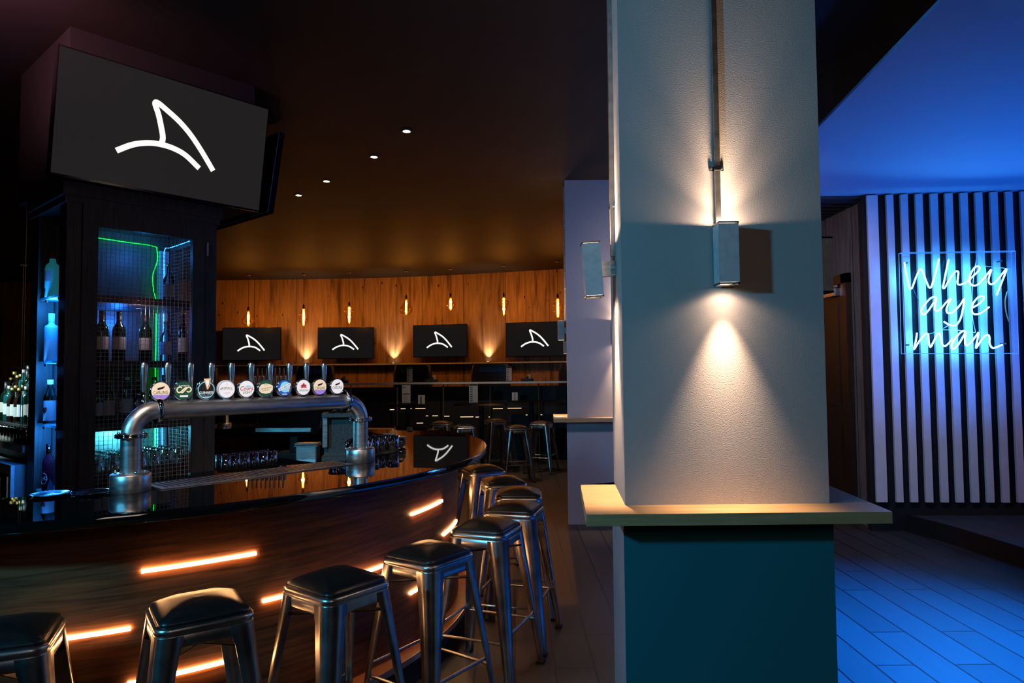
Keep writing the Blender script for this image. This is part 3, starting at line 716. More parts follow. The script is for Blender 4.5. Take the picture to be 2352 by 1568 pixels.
frostb = bottle(PV, M_frostb, None, (.0175, .245, .299), M_frostb, 'spirit_bottle')
q = MB(); q.add([(.0385*math.cos(R(a)), .0385*math.sin(R(a)), z) for z in (.01, .135) for a in range(175, 280, 8)], [(i, i+1, 14+i+1, 14+i) for i in range(13)], smooth=True); q.build('paper_label', M_labelw, frostb)
straw = bottle(PC, M_bclear, (.0365, .03, .155), (.017, .255, .284), M_white, 'spirit_bottle', M_labelw)
hrt = MB(); hp = []
for k in range(24):
    a = 2*PI*k/24; x = 16*math.sin(a)**3; z = 13*math.cos(a)-5*math.cos(2*a)-2*math.cos(3*a)-math.cos(4*a); hp.append((x*.0011, z*.0016+.095))
hrt.add([(-.0372*math.cos(x/.0372), .0372*math.sin(x/.0372)*-1, z) for x, z in hp], [tuple(range(24))]); hrt.build('berry_print', M_red, straw)
sour = bottle(PC, M_redliq, None, (.017, .225, .284), M_bclear, 'spirit_bottle')
sm = MB(); text(sm, 'SOURZ', .05, 0, .075, 0, rot=R(6), maxh=.022)
sm.v = [Vector((-.0368*math.cos(v.x/.0368), -.0368*math.sin(v.x/.0368), v.z)) for v in sm.v]; sm.build('lettering', M_labelw, sour)
sm = MB(); sm.tube([(-.0368*math.cos(.024*math.cos(R(a))/.0368), -.0368*math.sin(.024*math.cos(R(a))/.0368), .075+.034*math.sin(R(a))) for a in range(0, 360, 15)], .0008, 5, closed=True); sm.build('ring_print', M_labelw, sour)

# the cabinet stands turned on the middle of the bar
CA = math.atan2(.757, .654); C0 = Vector((-2.494, 4.1, 0))
def CW(x, d, z): return (C0.x+.654*x-.757*d, C0.y+.757*x+.654*d, z)
cab = thing('display_cabinet', 'tall dark wood cabinet with a wire mesh door and blue and green lights inside', 'cabinet', tuple(C0), CA)
X0, X1, ZT, DB = -.171, .725, 2.72, .69
g = MB(); g.box((X0, 0, 0), (X0+.078, .125, ZT)).box((X1-.085, 0, 0), (X1, .12, ZT)).box((X0, DB-.15, 0), (X0+.09, DB, ZT)).box((X1-.06, DB-.08, 0), (X1, DB, ZT)); g.build('corner_posts', M_cabwood, cab)
MB().box((X0-.03, -.03, ZT-.06), (X1+.03, DB, ZT+.02)).box((X0-.015, -.015, ZT-.1), (X1+.015, DB, ZT-.06)).build('cornice', M_cabwood, cab)
MB().box((X0+.078, .0, 0), (X1-.085, .03, .9)).build('base_panel', M_cabwood, cab)
MB().box((-.08, DB-.05, 0), (X1-.06, DB-.03, ZT)).build('back_panel', M_inner, cab)
MB().box((-.012, .03, 0), (.004, DB-.05, ZT)).build('divider', M_inner, cab)
MB().box((X0+.078, .02, 2.60), (X1-.085, DB-.05, 2.62)).build('top_board', M_cabwood, cab)
MB().box((.655, .12, 0), (.67, DB-.08, .9)).box((.655, .12, 2.5), (.67, DB-.08, ZT)).build('side_panel', M_cabwood, cab)
for z in (2.09, 1.69, 1.30, .89):
    MB().box((.005, .045, z-.042), (.65, DB-.05, z)).build('shelf', M_cabwood, cab)
    s_ = MB().box((X0+.012, .125, z-.014), (-.014, .535, z)).build('niche_shelf', M_frostb, cab)
    m = MB()
    for d in (.2, .44): m.lathe([(.009, -.03), (.009, -.014)], 10, Matrix.Translation((X0+.025, d, z)))
    m.build('stud', M_chrome, s_)
dr = MB().box((-.09, -.012, .9), (-.006, .02, 2.70)).box((.56, -.012, .9), (.638, .02, 2.70)).box((-.006, -.012, 2.50), (.56, .02, 2.70)).box((-.006, -.012, .86), (.56, .02, .9)).build('door', M_cabwood, cab)
ms = MB(); wr = .0011
def wire(mb, a, b): 
    a = Vector(a); b = Vector(b)
    lo = Vector((min(a.x, b.x)-wr, min(a.y, b.y)-wr, min(a.z, b.z)-wr)); hi = Vector((max(a.x, b.x)+wr, max(a.y, b.y)+wr, max(a.z, b.z)+wr)); mb.box(lo, hi)
for k in range(23): wire(ms, (-.006+.0254*k, .006, .9), (-.006+.0254*k, .006, 2.5))
for k in range(64): wire(ms, (-.006, .0085, .9+.0254*k), (.56, .0085, .9+.0254*k))
ms.build('wire_mesh', M_copper, dr)
ms = MB()
for k in range(20): wire(ms, (.662, .13+.0254*k, .9), (.662, .13+.0254*k, 2.5))
for k in range(64): wire(ms, (.6645, .12, .9+.0254*k), (.6645, DB-.08, .9+.0254*k))
ms.build('side_mesh', M_copper, cab)
MB().box((.65, -.018, 2.40), (.662, -.010, 2.49)).build('hinge', M_steel, cab)
def ledrun(name, pts, m, step=.016):
    b = MB(); P = cr(pts, 6); b.tube(P, .0022, 5)
    acc = 0
    for p, q_ in zip(P[:-1], P[1:]):
        L = (q_-p).length; k = 0
        while acc < L:
            c = p+(q_-p)*(acc/L); b.lathe([(0, -.0045), (.0045, 0), (0, .0045)], 6, Matrix.Translation(c)); acc += step*2
        acc -= L
    return b.build(name, m, cab)
ledrun('green_light_strip', [(.16, .595, 2.538), (.35, .6, 2.534), (.55, .605, 2.53), (.575, .605, 2.50), (.575, .6, 2.42), (.545, .595, 2.32), (.55, .595, 2.22), (.572, .6, 2.135)], M_green)
for z0, z1 in ((1.35, 1.645), (1.7, 2.04), (.93, 1.25)):
    ledrun('green_light_strip', [(.572, .6, z1), (.574, .6, (z0+z1)/2), (.572, .6, z0)], M_green)
    ledrun('blue_light_strip', [(.615, .575, z1), (.617, .575, (z0+z1)/2), (.615, .575, z0)], M_blue)
ledrun('blue_light_strip', [(.615, .575, 2.11), (.616, .575, 2.3), (.615, .575, 2.50), (.625, .50, 2.515), (.63, .36, 2.52), (.63, .2, 2.525)], M_blue)
MB().box((.59, .58, .9), (.65, .64, 2.5)).build('corner_batten', M_slat, cab)
# contents of the cabinet
wine.location = CW(.07, .14, 1.69); wine['label'] = 'dark wine bottle with a pale label, first of the row behind the mesh'; wine['group'] = 'wine bottles behind the wire mesh'
for x, d, lb in ((.165, .13, 'dark wine bottle second from the hinge-free end behind the mesh'), (.335, .16, 'dark wine bottle standing alone nearest the light strips behind the mesh'), (.02, .24, 'dark wine bottle behind the first bottle of the mesh row'), (.11, .25, 'dark wine bottle in the back row between the first two behind the mesh')):
    dup(wine, lb, CW(x, d, 1.69), R(random.uniform(-20, 20)))
spirit.location = CW(.57, .42, 1.69); spirit['label'] = 'clear spirit bottle lit blue beside the light strips on the wine shelf'; spirit['group'] = 'spirit bottles in the cabinet'
dup(spirit, 'clear spirit bottle lit blue on the top shelf of the cabinet', CW(.56, .36, 2.09))
o = dup(brown, 'brown bottle with a tall amber neck by the side mesh of the cabinet', CW(.60, .22, 1.69), group='spirit bottles in the cabinet', scale=(.8, .8, 1.25))
for k in range(6):
    (dup if k else lambda r, lb, loc, rz, g: (setattr(r, 'location', loc), tag(r, lb, None, g)))((brown, spirit, tealb)[k % 3], ('brown', 'clear', 'teal')[k % 3]+' bottle on the lower mesh shelf, '+('at the hinge-free end', 'second along', 'third along', 'fourth along', 'fifth along', 'sixth, hidden by the first tap')[k], CW(.05+.085*k, .15+.05*(k % 2), 1.30), R(40*k), 'bottles on the lower mesh shelf')
gl = thing('highball_glass', 'x', 'glass')
MB().lathe([(0, .003), (.027, .003), (.034, .135), (.0355, .135), (.031, 0), (0, 0)], 16, cap=False).build('bowl', M_clear, gl)
k = 0
for r_ in range(4):
    for c_ in range(7):
        lb = 'clear highball glass on the bottom shelf of the mesh cabinet'
        p = CW(.05+.082*c_, .1+.1*r_, .891)
        if k == 0: gl.location = p; gl.scale = (1, 1, 1.6); gl['label'] = lb; gl['group'] = 'highball glasses at the bottom of the cabinet'
        else: dup(gl, lb, p, scale=(1, 1, 1.6))
        k += 1
# the niche on the cabinet's side
frost.location = CW(-.124, .42, 2.091); frost['label'] = 'brightly lit turquoise bottle with a red stopper on the top niche shelf'
frostb.location = CW(-.124, .42, 1.691); frostb['label'] = 'bright blue bottle with a white label on the second niche shelf'
straw.location = CW(-.124, .42, 1.291); straw['label'] = 'clear bottle with a white label and red heart on the third niche shelf'; straw.rotation_euler = (0, 0, R(75))
sour.location = CW(-.124, .42, .891); sour['label'] = 'dark red bottle with ringed white lettering on the lowest niche shelf'; sour.rotation_euler = (0, 0, R(75))
frost.rotation_euler = (0, 0, R(60)); frostb.rotation_euler = (0, 0, R(60))
tealb.location = CW(-.06, .49, 1.291); tealb['label'] = 'dark teal bottle tucked behind the heart label bottle'
# bulkhead over the cabinet carrying the screens
bh = MB().box((-.20, -.10, 2.745), (.942, .9, H-.002)); o = bh.build('bulkhead', M_black); o.location = C0; o.rotation_euler = (0, 0, CA); struct(o)

# ------------------------------------------------------------------ back bar beyond the cabinet
bb = thing('back_bar', 'dark back bar counter with stepped bottle shelves, seen past the cabinet', 'counter', tuple(C0), CA)
MB().box((-.19, .72, 1.105), (.45, 2.9, 1.15)).build('worktop', wood('back_bar_top', (.05, .035, .025), (.12, .085, .06), .4, grain=(20, 2, 2)), bb)
MB().box((-.12, .72, 0), (.45, 2.9, 1.105)).build('base', M_dark, bb)
MB().box((-.06, .72, 1.15), (.45, 2.9, 1.25)).box((.05, .72, 1.25), (.45, 2.9, 1.33)).box((.15, .72, 1.33), (.45, 2.9, 1.40)).build('bottle_step', M_dark, bb)
MB().box((.43, .72, 1.36), (.45, 2.9, 2.2)).build('back_board', M_dark, bb)
kinds_ = [tealb, brown, wine, spirit, tealb, brown, spirit]; names_ = ['teal', 'brown', 'dark wine', 'clear', 'teal', 'brown', 'clear']
ordw = ['first', 'second', 'third', 'fourth', 'fifth', 'sixth', 'seventh', 'eighth', 'ninth']
for row, (x, z, rn) in enumerate(((-.005, 1.251, 'front'), (.10, 1.331, 'middle'), (.205, 1.401, 'back'))):
    for k in range(9):
        j = (k*2+row*3) % 7
        dup(kinds_[j], '%s bottle, %s from the cabinet in the %s row on the back bar' % (names_[j], ordw[k], rn), CW(x, 1.22+.092*k+.32*row, z), R(37*k), 'bottles in rows on the back bar', (1, 1, random.uniform(.9, 1.08)))
M_grind0 = mat('fridge_grey', (.16, .2, .21), .4)
fr = thing('bottle_fridge', 'glass-door bottle fridge with a white light strip, at the frame edge under the back bar', 'fridge', CW(-.25, .72, 0), CA)
MB().box((.02, 0, 0), (.125, 1.2, 1.03)).build('body', M_grind0, fr)
MB().box((0, 0, .97), (.02, 1.2, 1.03)).box((0, 0, .08), (.02, 1.2, .12)).box((0, 0, .12), (.02, .05, .97)).box((0, .57, .12), (.02, .63, .97)).box((0, 1.15, .12), (.02, 1.2, .97)).build('door_frame', M_alu, fr)
MB().box((-.03, .16, .3), (-.015, .19, .94)).build('handle', M_steel, fr)
MB().box((.004, .05, .12), (.008, .57, .97)).box((.004, .63, .12), (.008, 1.15, .97)).build('glass', M_clear, fr)
MB().box((-.004, .34, .15), (.0035, .40, .95)).build('light_strip', emis('fridge_led', (.7, 1, .85), 3), fr)
ch = thing('blind_chain', 'thin beaded blind chain hanging in front of the dark back bar', 'chain', CW(-.16, .86, 0), CA)
m = MB()
for y, z1 in ((0, 2.75), (.05, 2.35)): m.tube([(0, y, 1.25), (0, y, z1)], .0022, 5)
m.build('chain', M_galv, ch); MB().lathe([(.018, 2.34), (.02, 2.35), (0, 2.353)], 12, Matrix.Translation((0, .05, 0))).build('chain_cap', M_white, ch)

# work station inside the bar
ws = thing('work_station', 'low dark work counter inside the round bar', 'counter', tuple(C0), CA)
MB().box((1.50, -.13, .88), (2.0, 1.1, .92)).build('worktop', M_blackg, ws); MB().box((1.54, -.1, 0), (1.98, 1.08, .88)).build('base', M_black, ws)
gr = thing('coffee_grinder', 'square grey coffee grinder with a clear hopper behind the font', 'grinder', CW(1.74, 0.02, .921), CA+R(-40))
M_grind = mat('hammered_grey_metal', (.10, .12, .12), .42, .5, noise=.35, scale=60)
MB().rbox((-.13, -.1, 0), (.13, .12, .03), .02).box((-.12, .0, .03), (.12, .11, .34)).rbox((-.13, -.1, .335), (.13, .12, .365), .02).build('body', M_grind, gr)
MB().box((-.125, -.06, .1), (-.09, 0, .33)).build('chute', M_steel, gr)
MB().lathe([(.05, .365), (.09, .47), (.092, .47), (.055, .365)], 8, cap=False).build('hopper', M_clear, gr)
MB().lathe([(.085, .366), (.085, .372), (.04, .38), (0, .38)], 20, cap=False).build('collar', M_bbrown, gr)
ti = thing('till_screen', 'dark tilted till screen inside the bar, below the crossbar', 'till', CW(1.70, .62, .921), CA+R(-52))
MB().box((-.12, -.1, 0), (.12, .1, .02)).box((-.03, .0, .02), (.03, .03, .25)).build('stand', M_black, ti)
MB().box((-.25, -.02, -.16), (.25, .015, .16), Matrix.Translation((0, -.02, .3)) @ Matrix.Rotation(R(-35), 4, 'X')).build('display', M_blackg, ti)
MB().box((-.26, -.16, .20), (.20, -.13, .23)).build('edge_bar', M_steel, ti)
cd = thing('lidded_pan', 'small lidded steel pan on the work counter inside the bar', 'pan', CW(1.62, .28, .921), CA+R(-45))
MB().rbox((-.085, -.06, 0), (.085, .06, .10), .015).build('pan', M_steel, cd); MB().rbox((-.1, -.075, .1), (.1, .075, .107), .015).build('rim', M_steel, cd); MB().rbox((-.095, -.07, .115), (.095, .07, .122), .015).rbox((-.02, -.02, .107), (.02, .02, .115), .01).build('lid', M_steel, cd)
rk = thing('glass_rack', 'low rack below the work counter edge beside the cabinet', 'rack', CW(.98, .0, .0), CA)
MB().box((-.2, 0, .0), (.22, .45, .86)).build('shelf', M_black, rk)
k = 0
for r_ in range(2):
    for c_ in range(6):
        dup(gl, 'clear highball glass on the low rack beside the cabinet', CW(.83+.07*c_, .05+.09*r_, .861), 0, 'glasses on the low rack', (.95, .95, 1.3))

# glasses, mat and saucers on the counter beside the font
mt = MB().prism([(-.97, 4.0), (-.86, 4.02), (-.72, 4.34), (-.80, 4.95), (-.95, 4.93), (-.955, 4.4)], 1.1005, 1.105).build('bar_mat', M_rubber); tag(mt, 'dark rubber bar mat under the glasses beside the font', 'mat')
tg = thing('tumbler', 'x', 'glass')
MB().lathe([(0, .006), (.031, .006), (.036, .092), (.0375, .092), (.034, 0), (0, 0)], 18, cap=False).build('bowl', M_clear, tg)
tl = [(-.95, 4.035), (-.895, 4.095), (-.965, 4.135), (-.89, 4.18), (-.965, 4.215), (-.865, 4.26), (-.94, 4.295), (-.84, 4.34), (-.905, 4.385), (-.76, 4.36), (-.82, 4.42), (-.88, 4.475)]
for k, (x, y) in enumerate(tl):
    lb = 'clear tumbler in the cluster on the bar mat beside the font'
    if k == 0: tg.location = (x, y, 1.106); tg['label'] = lb; tg['group'] = 'tumblers clustered on the bar mat'
    else: dup(tg, lb, (x, y, 1.106))
for k in range(9):
    dup(tg, 'clear tumbler on the back bar, in the row before the bottle steps', CW(-.12, .92+.082*k, 1.151), 0, 'tumblers along the back bar')
o = dup(tg, 'clear tumbler lying on its side at the end of the tumbler cluster', (-.78, 4.505, 1.144), group='tumblers clustered on the bar mat'); o.rotation_euler = (R(90), 0, R(35))
o['group'] = 'tumblers on the counter'
sc = MB().lathe([(0, .004), (.04, .004), (.058, .014), (.061, .014), (.059, .009), (.044, 0), (0, 0)], 28, cap=False).build('saucer', M_plate)
tag(sc, 'x', 'saucer', 'stacked saucers at the inner edge of the counter')
st_ = [((-.775, 4.60), 5, 'nearest the tilted tumbler'), ((-.83, 4.76), 4, 'in the middle'), ((-.90, 4.93), 4, 'furthest along')]
k = 0
for (x, y), n_, nmn in st_:
    for j in range(n_):
        lb = 'grey-green saucer, %s from the bottom of the stack %s' % (ordw[j], nmn)
        if k == 0: sc.location = (x, y, 1.106+.0125*j); sc['label'] = lb
        else:
            c = sc.copy(); COL.objects.link(c); c.location = (x+random.uniform(-.003, .003), y, 1.106+.0125*j); c['label'] = lb
        k += 1
for (x, y), lb in (((-1.93, 2.87), 'thin black dish on the counter below the niche bottle'), ((-1.78, 2.90), 'thin black dish on the counter close to the font base')):
    c = sc.copy(); c.data = sc.data.copy(); c.data.materials[0] = M_blackg; COL.objects.link(c); c.name = 'dish'; c.location = (x, y, 1.1005); c['label'] = lb; c['category'] = 'dish'; c['group'] = 'black dishes on the counter'; c.scale = (1.25, 1.25, .8)

# ------------------------------------------------------------------ televisions
def fin(parent, W, y, m):
    k = W/640; s1 = [(385, 1080), (430, 1051), (475, 1035), (512, 1031), (550, 1034), (590, 1047), (637, 1079)]
    s2 = [(512, 1031), (515, 1008), (507, 975), (496, 940), (484, 912), (491, 906), (515, 918), (560, 945), (600, 978), (640, 1022), (684, 1077)]
    b = MB()
    for s_ in (s1, s2): ribbon(b, [((x-540)*k, -(z-1003)*k) for x, z in s_], 17*k, y, y-.0025, 6)
    b.build('fin_logo', m, parent)
def tv(label, c, yaw, tilt, W, scr, logo=True, dep=.05, group=None, name='television'):
    t = thing(name, label, 'television', c, 0, group); t.rotation_euler = Matrix.Rotation(yaw, 3, 'Z').to_euler()
    t.rotation_euler = (Matrix.Rotation(yaw, 3, 'Z') @ Matrix.Rotation(tilt, 3, 'X')).to_euler()
    Hh = W*.565
    MB().box((-W/2, 0, -Hh/2), (W/2, dep, Hh/2)).box((-W*.3, dep, -Hh*.3), (W*.3, dep+.03, Hh*.3)).build('casing', M_blackg, t)
    MB().box((-W/2+.008, -.002, -Hh/2+.012), (W/2-.008, .0, Hh/2-.008)).build('screen', scr, t)
    if logo: fin(t, W-.016, -.0035, M_logo)
    return t
big = tv('large screen showing a white fin, tilted down over the display cabinet', (-2.067, 4.10, 3.04), R(49.2), R(10), 1.23, M_screen2)
MB().box((-.2, .08, -.15), (.2, .17, .15)).build('bracket', M_black, big)
c2 = CW(1.51, 1.16, 3.26); t2 = tv('dark screen seen edge on behind the large screen', c2, CA+PI/2, R(8), 1.23, M_screen, False)
MB().box((-.03, .08, -.1), (.03, .16, .37)).build('bracket', M_black, t2)
m = MB()
for e in (-.617, .617): m.box((e-.003, .051, -.35), (e+.003, .054, .35))
m.box((-.617, .051, -.351), (.617, .054, -.345)).build('edge_trim', M_alu, t2)
TVS = [((-5.525, 14.47, 2.233), 0, 1.24, 'fin screen hanging nearest the display cabinet on the plank wall'), ((-3.525, 14.46, 2.233), 2, 1.18, 'fin screen second along the plank wall from the cabinet'),
       ((-1.502, 14.17, 2.248), -14, 1.19, 'fin screen third along the plank wall from the cabinet, seen in the counter reflection'), ((.46, 13.60, 2.235), -17, 1.22, 'fin screen partly hidden by the second pillar on the plank wall')]
for c, a, W, lb in TVS:
    t = tv(lb, c, R(a), 0, W, M_screen, group='fin screens along the plank wall')
    MB().box((-.12, .05, -.1), (.12, .16, .1)).build('bracket', M_black, t)

# ------------------------------------------------------------------ filament pendants
PB = {'pear': [(.016, 0), (.018, -.02), (.03, -.06), (.08, -.13), (.118, -.19), (.126, -.235), (.112, -.28), (.07, -.315), (.0, -.33)],
      'rib': [(.016, 0), (.02, -.03), (.05, -.05), (.055, -.075), (.045, -.09), (.085, -.115), (.09, -.145), (.075, -.165), (.097, -.19), (.097, -.22), (.075, -.24), (.085, -.265), (.078, -.29), (.055, -.305), (.055, -.335), (.03, -.36), (0, -.37)],
      'top': [(.016, 0), (.018, -.03), (.05, -.06), (.098, -.095), (.104, -.125), (.085, -.16), (.058, -.24), (.035, -.31), (.012, -.345), (.012, -.355), (0, -.365)],
      'drop': [(.016, 0), (.018, -.025), (.045, -.07), (.078, -.13), (.084, -.175), (.07, -.225), (.04, -.26), (0, -.272)]}
pend = [(-5.37, 13.88, 2.90, 'pear', 'wide pear-shaped filament bulb above the screen nearest the cabinet'), (-4.25, 13.9, 2.935, 'rib', 'ribbed filament bulb between the first two screens'),
        (-3.26, 13.66, 2.952, 'top', 'spinning-top filament bulb above the second screen'), (-2.10, 13.55, 3.07, 'pear', 'wide pear-shaped filament bulb hanging between the second and third screens'),
        (-1.195, 13.32, 3.07, 'drop', 'small drop-shaped filament bulb above the third screen'), (-.15, 12.98, 3.03, 'top', 'spinning-top filament bulb above the near edge of the fourth screen'),
        (.85, 12.54, 2.95, 'rib', 'ribbed filament bulb hanging closest to the second pillar')]
for x, y, z, kd, lb in pend:
    t = thing('pendant_bulb', lb, 'pendant light', (x, y, z), 0, 'filament bulbs hanging along the plank wall')
    MB().lathe([(.035, H-z-.025), (.04, H-z-.003), (.0, H-z-.001)], 16).build('canopy', M_steel, t)
    MB().tube([(0, 0, .07), (0, 0, H-z-.02)], .004, 6).build('cord', M_cord, t)
    MB().lathe([(.02, -.005), (.021, .03), (.014, .065), (.005, .075)], 14).build('lamp_holder', M_black, t)
    MB().lathe([(.0165, -.03), (.017, .0)], 12).build('screw_cap', M_gold, t)
    pr = PB[kd]; MB().lathe(pr[::-1], 24, cap=False).build('bulb', M_amber, t)
    ln = -pr[-1][1]; m = MB()
    for k in range(4):
        a = R(45+90*k); m.tube([(.010*math.cos(a), .010*math.sin(a), -.05), (.022*math.cos(a), .022*math.sin(a), -ln*.45), (.012*math.cos(a), .012*math.sin(a), -ln+.035)], .0045, 6)
    m.build('filament', M_fil, t)
    light('POINT', 'bulb_glow', (x, y, z-ln*.5), (1, .46, .13), 20, size=.03)
# ceiling downlights
for x, y, lb in ((-.871, 5.67, 'lit ceiling downlight nearest the large pillar'), (-1.283, 6.348, 'lit ceiling downlight second from the large pillar'), (-1.949, 7.151, 'lit ceiling downlight third from the large pillar'), (-2.417, 7.706, 'lit ceiling downlight furthest from the large pillar')):
    t = thing('downlight', lb, 'ceiling light', (x, y, H), 0, 'downlights in a line on the black ceiling')
    MB().lathe([(.032, -.004), (.045, -.006), (.048, 0)], 20, cap=False).build('trim_ring', M_black, t)
    MB().lathe([(0, -.003), (.032, -.003)], 20, cap=False).build('lens', M_down, t)
    light('SPOT', 'downlight_beam', (x, y, H-.02), (1, .75, .48), 30, (x, y, 0), .03, 70, .6)
# uplights on the wall ledge
def wy(x):
    for a, b in zip(wall_pts[:-1], wall_pts[1:]):
        if a.x <= x <= b.x: return a.y+(b.y-a.y)*(x-a.x)/(b.x-a.x)
    return 13
ld = MB(); vs = []; pl = [p for p in wall_pts if -9.2 < p.x < 3.2]
for p in pl:
    for dy, z in ((-.002, 1.765), (-.14, 1.765), (-.14, 1.79), (-.002, 1.79)): vs.append((p.x, p.y+dy, z))
n = len(pl); ld.add(vs, [(4*i+k, 4*i+(k+1) % 4, 4*i+4+(k+1) % 4, 4*i+4+k) for i in range(n-1) for k in range(4)] + [(0, 1, 2, 3), (4*n-1, 4*n-2, 4*n-3, 4*n-4)])
o = ld.build('wall_ledge', M_barwood); tag(o, 'narrow ledge along the plank wall under the fin screens', 'ledge')
vs = []
for p in pl:
    for dy, z in ((-.1405, 1.764), (-.146, 1.764), (-.146, 1.791), (-.1405, 1.791)): vs.append((p.x, p.y+dy, z))
lt = MB(); lt.add(vs, [(4*i+k, 4*i+(k+1) % 4, 4*i+4+(k+1) % 4, 4*i+4+k) for i in range(n-1) for k in range(4)] + [(0, 1, 2, 3), (4*n-1, 4*n-2, 4*n-3, 4*n-4)])
lt.build('edging', M_alu, o)
for x, lb in ((-4.43, 'small uplight on the ledge between the first and second screens'), (-2.52, 'small uplight on the ledge between the second and third screens'), (-.50, 'small uplight on the ledge between the third and fourth screens')):
    y = wy(x)-.075; t = thing('uplight', lb, 'uplight', (x, y, 1.79), 0, 'uplights on the wall ledge')
    MB().lathe([(.035, 0), (.035, .012), (.028, .012)], 18).build('ring', M_black, t); MB().lathe([(0, .013), (.027, .013)], 18, cap=False).build('lens', M_down, t)
    light('SPOT', 'uplight_beam', (x, y, 1.81), (1, .70, .42), 62, (x, y+.012, 3.6), .02, 84, 1)

# ------------------------------------------------------------------ raised seating at the back
rs = thing('raised_front', 'dark boarded front of the raised seating with faint light dashes', 'partition', (0, 12.55, 0))
MB().box((-9, 0, 0), (2.2, .08, 1.33)).build('board', M_black, rs)
for x0, x1, z in ((-2.25, -2.17, .92), (-2.05, -1.85, .935), (-1.78, -1.6, .935), (-1.59, -1.55, .80), (-1.47, -1.37, .80), (-1.28, -1.16, .79), (-.96, -.72, .775), (-.68, -.58, .77), (-.36, -.18, .92), (-.09, .16, .925), (-.44, -.42, .77), (.24, .27, .80), (.51, .54, .80), (-1.76, -1.64, .67)):
    MB().box((x0, -.004, z-.005), (x1, 0, z+.005)).build('light_dash', M_ledfar, rs)
bl = thing('bar_ledge', 'long dark ledge with a pale edge carried on thin steel posts before the raised seats', 'ledge', (0, 12.4, 0))
MB().box((-9, -.15, 1.385), (2.2, .25, 1.415)).build('top', M_barwood, bl); MB().box((-9, -.157, 1.384), (2.2, -.15, 1.416)).build('edging', M_alu, bl)
for x in (-4.6, -3.76, -2.92, -2.085, -1.247, -.402, .474, 1.32):
    q = MB().lathe([(.013, .0), (.013, 1.32), (.022, 1.325), (.022, 1.335), (.009, 1.34), (.009, 1.385)], 12); q = q.build('post', M_steel, bl); q.location = (x, -.05, 0)
for x, y, a, lb in ((-6.3, 13.75, 0, 'navy booth seat back behind the ledge, hidden past the cabinet'), (-3.95, 13.72, 2, 'navy booth seat back behind the beer badges'), (-1.97, 13.52, -8, 'navy booth seat back under the third screen'), (-.42, 13.22, -14, 'navy booth seat back under the fourth screen'), (1.27, 13.12, -18, 'navy booth seat back half hidden by the second pillar')):
    t = thing('booth_seat', lb, 'seat', (x, y, .35), R(a), 'navy booth seats behind the ledge')
    m = MB(); m.loft([[(xx, yy, z) for xx, yy in rrect(-hw, -.07, hw, .07, .05, 4)] for hw, z in ((.40, 0), (.40, .5), (.385, 1.2), (.36, 1.37), (.33, 1.39))]); m.build('backrest', M_upho, t)
    MB().rbox((-.4, -.4, 0), (.4, -.07, .42), .05).build('seat_cushion', M_upho, t)
    MB().rbox((-.20, -.072, 1.24), (.34, -.069, 1.36), .02).build('back_panel', mat('blue_light_on_vinyl', (.03, .09, .24), .3), t)  # blue light on the top of the seat back, painted as a panel
def menu(label, loc, rz, w, h, head, group):
    t = thing('menu_card', label, 'menu', loc, rz, group)
    MB().box((-w/2, -.003, 0), (w/2, .003, h)).build('card', M_paper, t)
    p = MB()
    if head: p.box((-w/2+.002, -.0042, h*.90), (w/2-.002, -.0032, h*.985))
    else: p.box((-w*.4, -.0042, h*.86), (-w*.1, -.0032, h*.9)).box((-w*.4, -.0042, h*.5), (w*.42, -.0032, h*.535))
    for k in range(7):
        z = h*(.82-.115*k)
        if head: p.box((-w*.38, -.0042, z-.008), (-w*.08, -.0032, z+.004))
        elif k > 3: p.box((-w*.35, -.0042, z), (w*.1, -.0032, z+.004))
    p.build('print', M_ink, t)
    MB().box((-w/2-.003, -.03, -.0), (w/2+.003, .03, .012)).build('holder', M_black, t)
    return t
menu('narrow printed menu standing on the ledge between the second and third screens', (-1.87, 12.45, 1.416), R(-6), .1, .27, True, 'menus on the ledge')
menu('narrow printed menu standing on the ledge below the fourth screen', (-.06, 12.45, 1.416), R(-6), .1, .27, True, 'menus on the ledge')
def caddy(label, loc, rz):
    t = thing('condiment_caddy', label, 'caddy', loc, rz, 'condiment caddies on the ledge')
    MB().rbox((-.11, -.06, 0), (.11, .06, .05), .02).box((-.01, -.04, .05), (.03, .04, .09)).build('tray', M_black, t)
    MB().box((.01, -.03, .05), (.07, .03, .13)).build('napkins', M_shelfwood, t)
    return t
caddy('dark condiment caddy on the ledge behind the white flag badge', (-3.1, 12.45, 1.416), 0)
caddy('dark condiment caddy on the ledge under the third screen', (-1.47, 12.45, 1.416), .3); caddy('dark condiment caddy on the ledge under the fourth screen', (.27, 12.45, 1.416), -.2)
def table(label, x, y, r, rz=0):
    t = thing('pedestal_table', label, 'table', (x, y, 0), rz, 'tall black pedestal tables')
    MB().rbox((-r, -.3, 1.07), (r, .3, 1.1), .03).build('top', M_blackg, t)
    MB().lathe([(.04, .02), (.04, 1.07)], 14).build('pedestal', M_black, t); MB().lathe([(.26, 0), (.26, .012), (.05, .03)], 24).build('foot', M_black, t)
table('tall black table carrying the tall menu, nearest the round bar', -1.68, 11.0, .31); table('tall black table with the narrow menu in the middle of the far tables', -.5, 10.95, .42); table('tall black table nearest the second pillar', .33, 12.0, .42)
menu('white printed menu on the far table nearest the round bar', (-1.70, 10.95, 1.101), 0, .135, .295, False, 'menus on the far tables')
menu('long printed menu on the middle far table', (-.62, 10.85, 1.101), 0, .14, .31, True, 'menus on the far tables')
